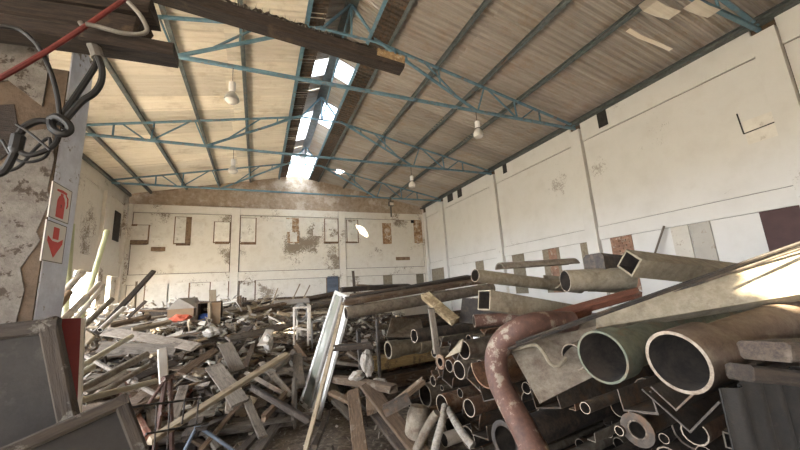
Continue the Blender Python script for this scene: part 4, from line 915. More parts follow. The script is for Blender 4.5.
for k, (a, b, w, m, lab) in enumerate((((222, 314, 11.5), (273, 304.5, 12.5), 4, 'woodpale', 'long pale beam on the far boards running from the cupboard'), ((232, 329, 9.5), (299, 318, 10.2), 5, 'woodgrey', 'long grey beam next to the lit board before the table frame'),
        ((272, 305, 12), (331, 296, 13), 4, 'woodgrey', 'long grey beam reaching to under the steel shutter'), ((250, 312, 11), (296, 301, 12), 4, 'woodbrown', 'long brown beam crossing the pale one on the far boards'),
        ((230, 326, 10), (260, 317, 10.6), 3.5, 'woodpale', 'short pale beam before the low steel rack'), ((308, 299, 12), (338, 293, 12.6), 5, 'woodbrown', 'thick brown log end near the steel shutter'),
        ((258, 321, 10.5), (292, 309, 11.5), 3.5, 'woodbrown', 'brown beam slanting behind the table frame'), ((240, 318, 11), (283, 315, 11), 3, 'woodpale', 'pale lath lying level on the far boards'),
        ((310, 308, 10), (345, 300, 11), 4, 'woodgrey', 'grey beam pushed behind the aluminium door top'), ((178, 331, 9), (205, 327, 9.5), 4, 'woodgrey', 'grey beam lying before the red cloth'),
        ((110, 326, 9), (150, 316, 9.5), 4, 'woodbrown', 'brown beam on the sunlit scraps by the open bays'), ((132, 330, 8.6), (170, 322, 9), 3.5, 'woodpale', 'pale beam on the sunlit scraps below the covered crate'))):
    hplank(lab, a, b, w, .1, m, 0, 'far_timber', seed=100 + k, cat='timber')
def hpole(label, a, b, rpx, m, name='plastic_pole', cat='pole', taper=None, collar=False, hollow=True):
    A, B = P(*a[:2], Y=a[2]), P(*b[:2], Y=b[2]); r = rpx * (.75 if a[0] < 160 else 1) * (.68 if 'tube' in name else .9) * (depth_of(A) + depth_of(B)) / 2 / FPX; d = (B - A); mark(A, B)
    return pipe_thing(name, label, A, r, d.length, M[m], r * .15, (r * 2.2, r * .22) if collar else None, d.normalized(), None, 14, cat=cat)
hpole('cream pole lying highest across the fibre sheets by the red board', (132, 336, 4.9), (66, 375, 4.3), 3.8, 'pvccream')
hpole('lower cream pole lying from the red board toward the white post', (156, 381, 4.3), (66, 404, 3.7), 4.2, 'pvccream')
hpole('stub of cream pole just under the highest cream pole', (94, 366, 4.3), (62, 383, 4.1), 4.6, 'pvccream')
hpole('dull grey pipe lying between the two cream poles', (147, 354, 5.1), (80, 390, 4.5), 5, 'pipegrey', 'grey_pipe', 'pipe')
hpole('second dull grey pipe lying lower, next to the white post', (150, 364, 4.9), (84, 403, 4.4), 4, 'pipegrey', 'grey_pipe', 'pipe')
hpole('pale green pole tallest, upright beside the arrow sign', (71.5, 224, 4.4), (65, 318, 4.4), 4.2, 'pvcgreen')
hpole('pale green pole with a collared top, leaning toward the end wall', (107, 231, 5.0), (80, 322, 4.5), 3.3, 'pvcgreen', collar=True)
for a, b, r, m, lab in (((82, 272, 4.5), (48, 312, 4.1), 6.5, 'tubewhite', 'thick dirty white tube with collar, highest of the bundle by the column'),
        ((100, 283, 4.6), (60, 326, 4.1), 5, 'tubewhite', 'dirty white tube in the middle of the bundle by the column'),
        ((104, 285, 4.8), (70, 326, 4.3), 4, 'tubewhite', 'dirty white tube farthest out in the bundle by the column'),
        ((86, 296, 4.3), (56, 326, 4.0), 5, 'tubewhite', 'stubby dirty white tube low in the bundle by the column'),
        ((70, 292, 4.2), (50, 318, 4.0), 6, 'cardboard', 'brown cardboard tube low in the bundle by the column'),
        ((90, 304, 4.2), (66, 328, 4.0), 4, 'tubewhite', 'shortest white tube resting just above the red board'),
        ((112, 299, 5.6), (84, 326, 5.2), 5, 'pipegrey', 'grey tube behind the bundle under the steep dark plank'),
        ((124, 308, 6.0), (100, 330, 5.6), 4.5, 'tubewhite', 'pale tube half hidden under the steep dark plank')):
    hpole(lab, a, b, r, m, 'tube', 'tube', collar='collar' in lab)

# ---- red board, old doors in front
s_ = slab_obj('red_board', [P(57, 318, Y=2.62), P(83, 318, Y=2.66), P(78, 412, Y=2.62), P(70, 412, Y=2.6)], 0.02, M['red'])
s_.name = 'red_board_old'; bpy.data.objects.remove(s_)
A, B = P(50, 319, Y=2.68), P(83.5, 318, Y=2.68)
root = empty('red_board', A); tag(root, 'red painted steel board standing on edge behind the grey door', 'board')
C_, D_ = P(78, 450, Y=2.64), P(45, 450, Y=2.64)
k = C_.z / (B.z - C_.z); C0 = C_ - (B - C_) * k; D0 = D_ - (A - D_) * k
reparent(slab_obj('face', [A, B, C0, D0], 0.015, M['red']), root)
o = bar_obj('edge_strip', B, C0, .018, .018, M['tubewhite']); reparent(o, root)
def old_door(label, tl, tr, br, bl, wrail, seed):
    n = (tr - tl).cross(bl - tl).normalized()
    root = empty('old_door', bl); tag(root, label, 'door')
    reparent(slab_obj('door_panel', [tl, tr, br, bl], 0.022, M['doorgrey']), root)
    u = (tr - tl).normalized(); w = (bl - tl).normalized()
    def rail(nm, a, b, off, wrail=wrail):
        mw, L = frame(a + off, b + off, 0, -n); o = ob(nm, plank_mesh(L, wrail, .045, M['doorrail'], seed, 0, 0)); o.matrix_basis = mw; reparent(o, root)
    rail('top_rail', tl, tr, w * wrail / 2); rail('stile', tr, br, -u * wrail / 2); rail('stile', tl, bl, u * wrail / 2); rail('bottom_rail', bl, br, -w * wrail / 2)
    t = (tl.lerp(bl, .55)); rail('mid_rail', t, tr.lerp(br, .55), Vector((0, 0, 0)))
def toward_floor(p, q, k):
    """carry the edge p->q on until it stands on the floor"""
    d = q - p; return p + d * ((p.z - k) / (p.z - q.z))
Y1 = 1.92
tl, tr, q = P(-70, 333, Y=Y1 - .0), P(57.5, 318, Y=Y1), P(77, 411, Y=Y1 - .05)
br = toward_floor(tr, q, .0); bl = br + (tl - tr)
old_door('large grey door panel with worn frame standing before the column', tl, tr, br, bl, 0.06, 1)
Y2 = 1.62
tr, q, tl = P(127, 394, Y=Y2), P(150, 452, Y=Y2 - .06), P(-30, 462, Y=Y2 - .1)
br = toward_floor(tr, q, .0); bl = br + (tl - tr); bl.z = max(bl.z, -.3)
old_door('lower grey door panel tipped at a slant in front of the larger one', tl, tr, br, bl, 0.042, 2)

# ---- wire rack and red stand
def rods(name, label, cat, segs, r, m):
    root = empty(name, segs[0][1]); tag(root, label, cat)
    for nm, a, b, rr in segs:
        o = ob(nm, sweep([Vector(), Vector(b) - Vector(a)], rr, 6, 1).mesh(nm, M[m])); o.location = a; reparent(o, root); mark(a, b)
    return root
W = lambda x, y, Y=4.1: P(x, y, Y=Y)
rods('wire_rack', 'rusty wire rack with crossing rods before the heap foot', 'rack',
     [('top_rod', W(118, 409, 3.7), W(210, 397, 4.4), .01), ('lower_rod', W(146, 434, 3.7), W(208, 423, 4.3), .009)] +
     [('upright_rod', W(x, y0, Y), W(x - 3, y1, Y), .008) for x, y0, y1, Y in ((157, 404, 452, 3.95), (170, 402, 452, 4.05), (185, 400, 424, 4.15), (199, 399, 424, 4.25))], .012, 'pipedark')
rods('steel_stand', 'red brown steel stand with splayed legs in the heap', 'stand',
     [('leg', W(166, 379, 4.75), W(154, 452, 4.5), .026), ('leg', W(170, 379, 4.8), W(172, 452, 4.6), .026), ('leg', W(166, 379, 4.75), W(148, 405, 4.6), .02), ('top_plate', W(163, 379, 4.7), W(172, 377, 4.85), .03), ('crossbar', W(160, 414, 4.6), W(171, 414, 4.7), .02)], .02, 'oxide')
cable('bent_rod', 'thin blue grey rod bent to a peak on the floor edge', [W(184, 452, 4.4), W(196, 428, 4.5), W(199, 427, 4.5), W(236, 452, 4.4)], .018, M['bluegrey'], cat='rod', sub=3)

# ---- things standing on the far heap
yb = 10.3
def fx(px, py, Y=yb): return P(px, py, Y=Y)
a, b = fx(195, 325), fx(209, 303); root = empty('cupboard', a); tag(root, 'open wooden cupboard with blue cloth inside, on the far heap', 'cupboard')
w2 = fx(220, 325).x
for nm, lo, hi, m in (('back', (a.x, yb + .5, a.z), (w2, yb + .53, b.z), 'wooddark'), ('side', (a.x, yb, a.z), (a.x + .04, yb + .5, b.z), 'woodbrown'), ('side', (b.x, yb, a.z), (b.x + .04, yb + .5, b.z), 'woodbrown'),
                      ('top', (a.x, yb, b.z), (w2, yb + .5, b.z + .04), 'woodbrown'), ('bottom', (a.x, yb, a.z - .04), (w2, yb + .5, a.z), 'woodbrown'), ('door', (b.x + .05, yb - .02, a.z), (w2, yb, b.z), 'cardboard')):
    o = ob(nm, MB().box(lo, hi).mesh(nm, M[m])); reparent(o, root)
def lump(name, label, cat, c, s, m, seed, sub=2, group=None):
    bm = bmesh.new(); bmesh.ops.create_icosphere(bm, subdivisions=sub, radius=1)
    for v_ in bm.verts:
        k = 1 + .45 * mnoise.noise(v_.co * 1.7 + Vector((seed, 0, 0))) + .2 * mnoise.noise(v_.co * 4.5 + Vector((0, seed, 0))); v_.co *= k; v_.co.x *= s[0]; v_.co.y *= s[1]; v_.co.z *= s[2]
    me = bpy.data.meshes.new(name); bm.to_mesh(me); bm.free(); me.materials.append(M[m]); o = ob(name, me); o.location = c; return tag(o, label, cat, group)
for q in ((197, 308), (206, 308), (213, 308), (218, 322), (203, 319), (181, 318), (172, 312), (190, 312), (179, 300), (212, 292), (240, 299), (226, 304)): mark(fx(*q), fx(q[0], q[1] + 1))
lump('blue_cloth', 'bright blue cloth bundle inside the open cupboard', 'cloth', fx(203, 319, yb + .25), (.2, .18, .14), 'blue', 3)
lump('red_cloth', 'orange red cloth heaped below the grey covered crate', 'cloth', fx(181, 318, 10), (.22, .16, .09), 'orange', 5)
a, b = fx(167, 318), fx(194, 308); root = empty('covered_crate', a); tag(root, 'crate under a peaked grey cover on the far heap', 'crate')
o = ob('crate_box', MB().box((a.x, yb, a.z), (b.x, yb + .7, b.z)).mesh('crate_box', M['cardboard'])); reparent(o, root)
pk = fx(178, 298); x0, x1 = a.x - .03, b.x + .06
g = MB().add([(x0, yb - .04, b.z), (x1, yb - .04, b.z), (pk.x, yb + .1, pk.z), (x0, yb + .75, b.z), (x1, yb + .75, b.z), (pk.x + .35, yb + .6, pk.z)], [(0, 1, 2), (0, 2, 5, 3), (1, 4, 5, 2), (3, 5, 4), (0, 3, 4, 1)])
o = ob('cover', g.mesh('cover', M['greycover'])); reparent(o, root)
beam('white_post', 'thin pale post standing in front of the open cupboard', 'post', fx(209, 332, 10.2), fx(209.5, 303, 10.2), .07, .05, M['woodpale'], 0, 41)
beam('pale_board', 'pale board upright on the cupboard top', 'board', fx(213, 303, 10.5), fx(212.5, 290, 10.5), .17, .03, M['woodpale'], 0, 42)
a, b = fx(217, 310, 13), fx(234, 301, 13); root = empty('steel_rack', a); tag(root, 'low grey steel rack with bars beside the cupboard', 'rack')
for nm, lo, hi in [('rail', (a.x, 13, b.z - .05), (b.x, 13.05, b.z)), ('rail', (a.x, 13, a.z), (b.x, 13.05, a.z + .05))] + [('bar', (a.x + k * (b.x - a.x) / 8, 13, a.z), (a.x + k * (b.x - a.x) / 8 + .03, 13.03, b.z)) for k in range(9)]:
    o = ob(nm, MB().box(lo, hi).mesh(nm, M['conduit'])); reparent(o, root)
for k, (px, h) in enumerate(((238, 297), (240.5, 296), (243, 297), (245.5, 298))):
    beam('wood_stake', f'dark stake standing upright, {("first", "second", "third", "fourth")[k]} from the steel rack', 'stake', fx(px, 313, 13), fx(px, h, 13), .07, .06, M['woodbrown'], 0, 50 + k, 'dark stakes beyond the heap')
for k, (a, b, lab) in enumerate((((270, 304), (278, 288), 'pale stick poking up from the far boards, closest to the stakes'), ((291, 298), (300, 284), 'pale stick poking up from the far boards below the middle pilaster'), ((302, 296), (310, 285), 'pale stick poking up from the far boards closest to the steel shutter'), ((213, 329), (232, 312), 'reddish stick slanting before the cupboard door'), ((355, 292), (353, 271), 'thin dark rod upright near the dark beam end'))):
    Y = 13.0 if k < 3 else 11.4 if k == 3 else 8
    beam('stick', lab, 'stick', fx(a[0], a[1] + 5, Y), fx(*b, Y), .06, .04, M['wooddark' if k == 4 else 'woodpale'], 0, 60 + k)
# pale table frame and the wire coil
Yt = 7.6
def bars(name, label, cat, segs, m, t=.04):
    root = empty(name, segs[0][1]); tag(root, label, cat)
    for nm, a, b in segs: o = bar_obj(nm, a, b, t, t, M[m]); reparent(o, root); mark(a, b)
    return root
T = lambda x, y: P(x, y, Y=Yt)
T2 = lambda x, y: P(x, y, Y=Yt + .5)
bars('table_frame', 'pale bare table frame standing behind the aluminium door', 'table frame', [('leg', T(294, 345), T(294, 308)), ('leg', T(308, 350), T(308, 307)), ('rail', T(293, 308), T(309, 307)), ('rail', T2(296, 306), T2(310, 305)), ('leg', T2(297, 340), T2(297, 306)), ('leg', T2(310, 342), T2(310, 305)), ('crossbar', T(294, 328), T(308, 330))], 'tubewhite')
bars('table_frame', 'second lower table frame half hidden by the aluminium door', 'table frame', [('leg', T(312, 352), T(312, 322)), ('leg', T(324, 352), T(324, 320)), ('rail', T(312, 322), T(325, 320))], 'conduit')
root = empty('wire_coil', T(302, 313)); tag(root, 'round grey coil of wire hung in the table frame', 'coil')
for k in range(3):
    c = Vector((0, .06 * k, .02 * k)); pts = [c + Vector((.12 * math.cos(t * .6283), .02 * math.sin(t * 2.1 + k), .17 * math.sin(t * .6283))) for t in range(10)]
    ob('turn', sweep(pts, .022, 6, 3, True).mesh('turn', M['conduit'], True), root)
mark(P(274, 303.5, Y=11.8), P(309, 300.5, Y=11.8))
beam('grey_tube', 'smooth grey beam lying level on the far boards', 'beam', P(274, 303.5, Y=11.8), P(309, 300.5, Y=11.8), .2, .16, M['greycover'], 0, 71, None, 0, 0)

# ---- leaning aluminium door with its batten
tl, tr, br, bl = P(336, 291, Y=5.9), P(352, 298, Y=4.98), P(319, 420, Y=4.95), P(300, 399, Y=5.8)
bl.z = br.z = 0.0
n = (tr - tl).cross(bl - tl).normalized(); root = empty('aluminium_door', br); tag(root, 'tall aluminium framed door leaf leaning in the aisle', 'door'); mark(tl, bl); mark(tr, br)
def lp(u, v_): return tl.lerp(tr, u).lerp(bl.lerp(br, u), v_)
def abar(nm, a, b, w, t=.05, m='alu'):
    mw, L = frame(a, b, 0, -n); o = ob(nm, plank_mesh(L, w, t, M[m], 1, 0, 0)); o.matrix_basis = mw; reparent(o, root)
abar('stile', lp(.03, 0), lp(.03, 1), .06); abar('stile', lp(.97, 0), lp(.97, 1), .06); abar('mid_stile', lp(.53, .02), lp(.53, .98), .10, .07, 'conduit')
abar('rail', lp(0, .012), lp(1, .012), .06); abar('rail', lp(0, .988), lp(1, .988), .06)
reparent(slab_obj('pane', [lp(.05, .02), lp(.49, .02), lp(.49, .98), lp(.05, .98)], .006, M['glass']), root)
reparent(slab_obj('metal_leaf', [lp(.57, .02), lp(.95, .02), lp(.95, .98), lp(.57, .98)], .006, M['alu']), root)
o = bar_obj('latch', lp(.74, .47), lp(.74, .54), .07, .03, M['cable']); o.location = o.location - n * .02; reparent(o, root)
beam('wood_batten', 'thin wood batten leaning in front of the aluminium door', 'batten', P(343, 303, Y=4.85), toward_floor(P(343, 303, Y=4.85), P(308, 440, Y=4.0), .01), .05, .025, M['woodpale'], 0, 77, None, 0.01, .004); mark(P(343, 303, Y=4.85), P(308, 440, Y=4.0))

# ---- timbers in front of the stack
def flo(px, py, z=.05): return P(px, py, Z=z)
for k, (a, za, b, zb, w, t, m, lab) in enumerate((
        ((353, 390), .42, (362, 462), .04, .15, .05, 'woodbrown', 'brown plank sloping to the floor, nearest the aluminium door'),
        ((370, 384), .46, (372, 412), .3, .12, .06, 'woodbrown', 'short brown plank end behind the sloping plank'),
        ((366, 384), .5, (432, 466), .04, .17, .05, 'woodbrown', 'wide dusty plank slanting across the front timbers'),
        ((364, 402), .3, (416, 468), .03, .09, .05, 'wooddark', 'narrow dark timber along the edge of the wide dusty plank'),
        ((334, 379), .45, (394, 389), .5, .11, .09, 'woodbrown', 'brown log lying level over the plank ends'),
        ((330, 392), .3, (352, 402), .22, .10, .05, 'woodbrown', 'brown board end poking out beside the aluminium door'),
        ((334, 400), .2, (352, 418), .1, .09, .05, 'woodgrey', 'grey board under the sloping brown plank'),
        ((394, 404), .4, (424, 380), .62, .08, .07, 'woodbrown', 'brown pole sloping up towards the ochre beam'),
        ((334, 348), .95, (372, 345), .95, .10, .06, 'wooddark', 'dark beam lying behind the white rags'))):
    A, B = flo(*a, za), flo(*b, zb); mark(A, B)
    beam('front_plank', lab, 'plank', A, B, w, t, M[m], .15, 80 + k)
A, B = flo(411, 402, .5), flo(392, 412, .42)
prof_thing('steel_channel', 'short channel with a bright square edge over the stump', A, channel(.09, .09, .008), .28, M['steel'], (B - A).normalized(), 0)
lump('white_rag', 'tall crumpled pale rag hanging by the short iron post', 'rag', P(367, 363, X=1.3), (.07, .06, .15), 'rag', 7, 3)
lump('white_rag', 'crumpled pale rag lying over the log and planks', 'rag', P(380, 384, X=1.45), (.1, .08, .08), 'rag', 9, 3)
lump('white_rag', 'small pale rag on the dark boards beside the aluminium door', 'rag', P(357, 376, X=1.2), (.1, .07, .06), 'rag', 12, 3)
lump('white_bag', 'white plastic scrap caught on the heap crest', 'bag', HP(212, 332, .5), (.16, .12, .09), 'rag', 15, 3)
lump('white_bag', 'white plastic scrap standing up beside the lit grey board', 'bag', HP(268, 343, .5), (.09, .08, .17), 'rag', 17, 3)

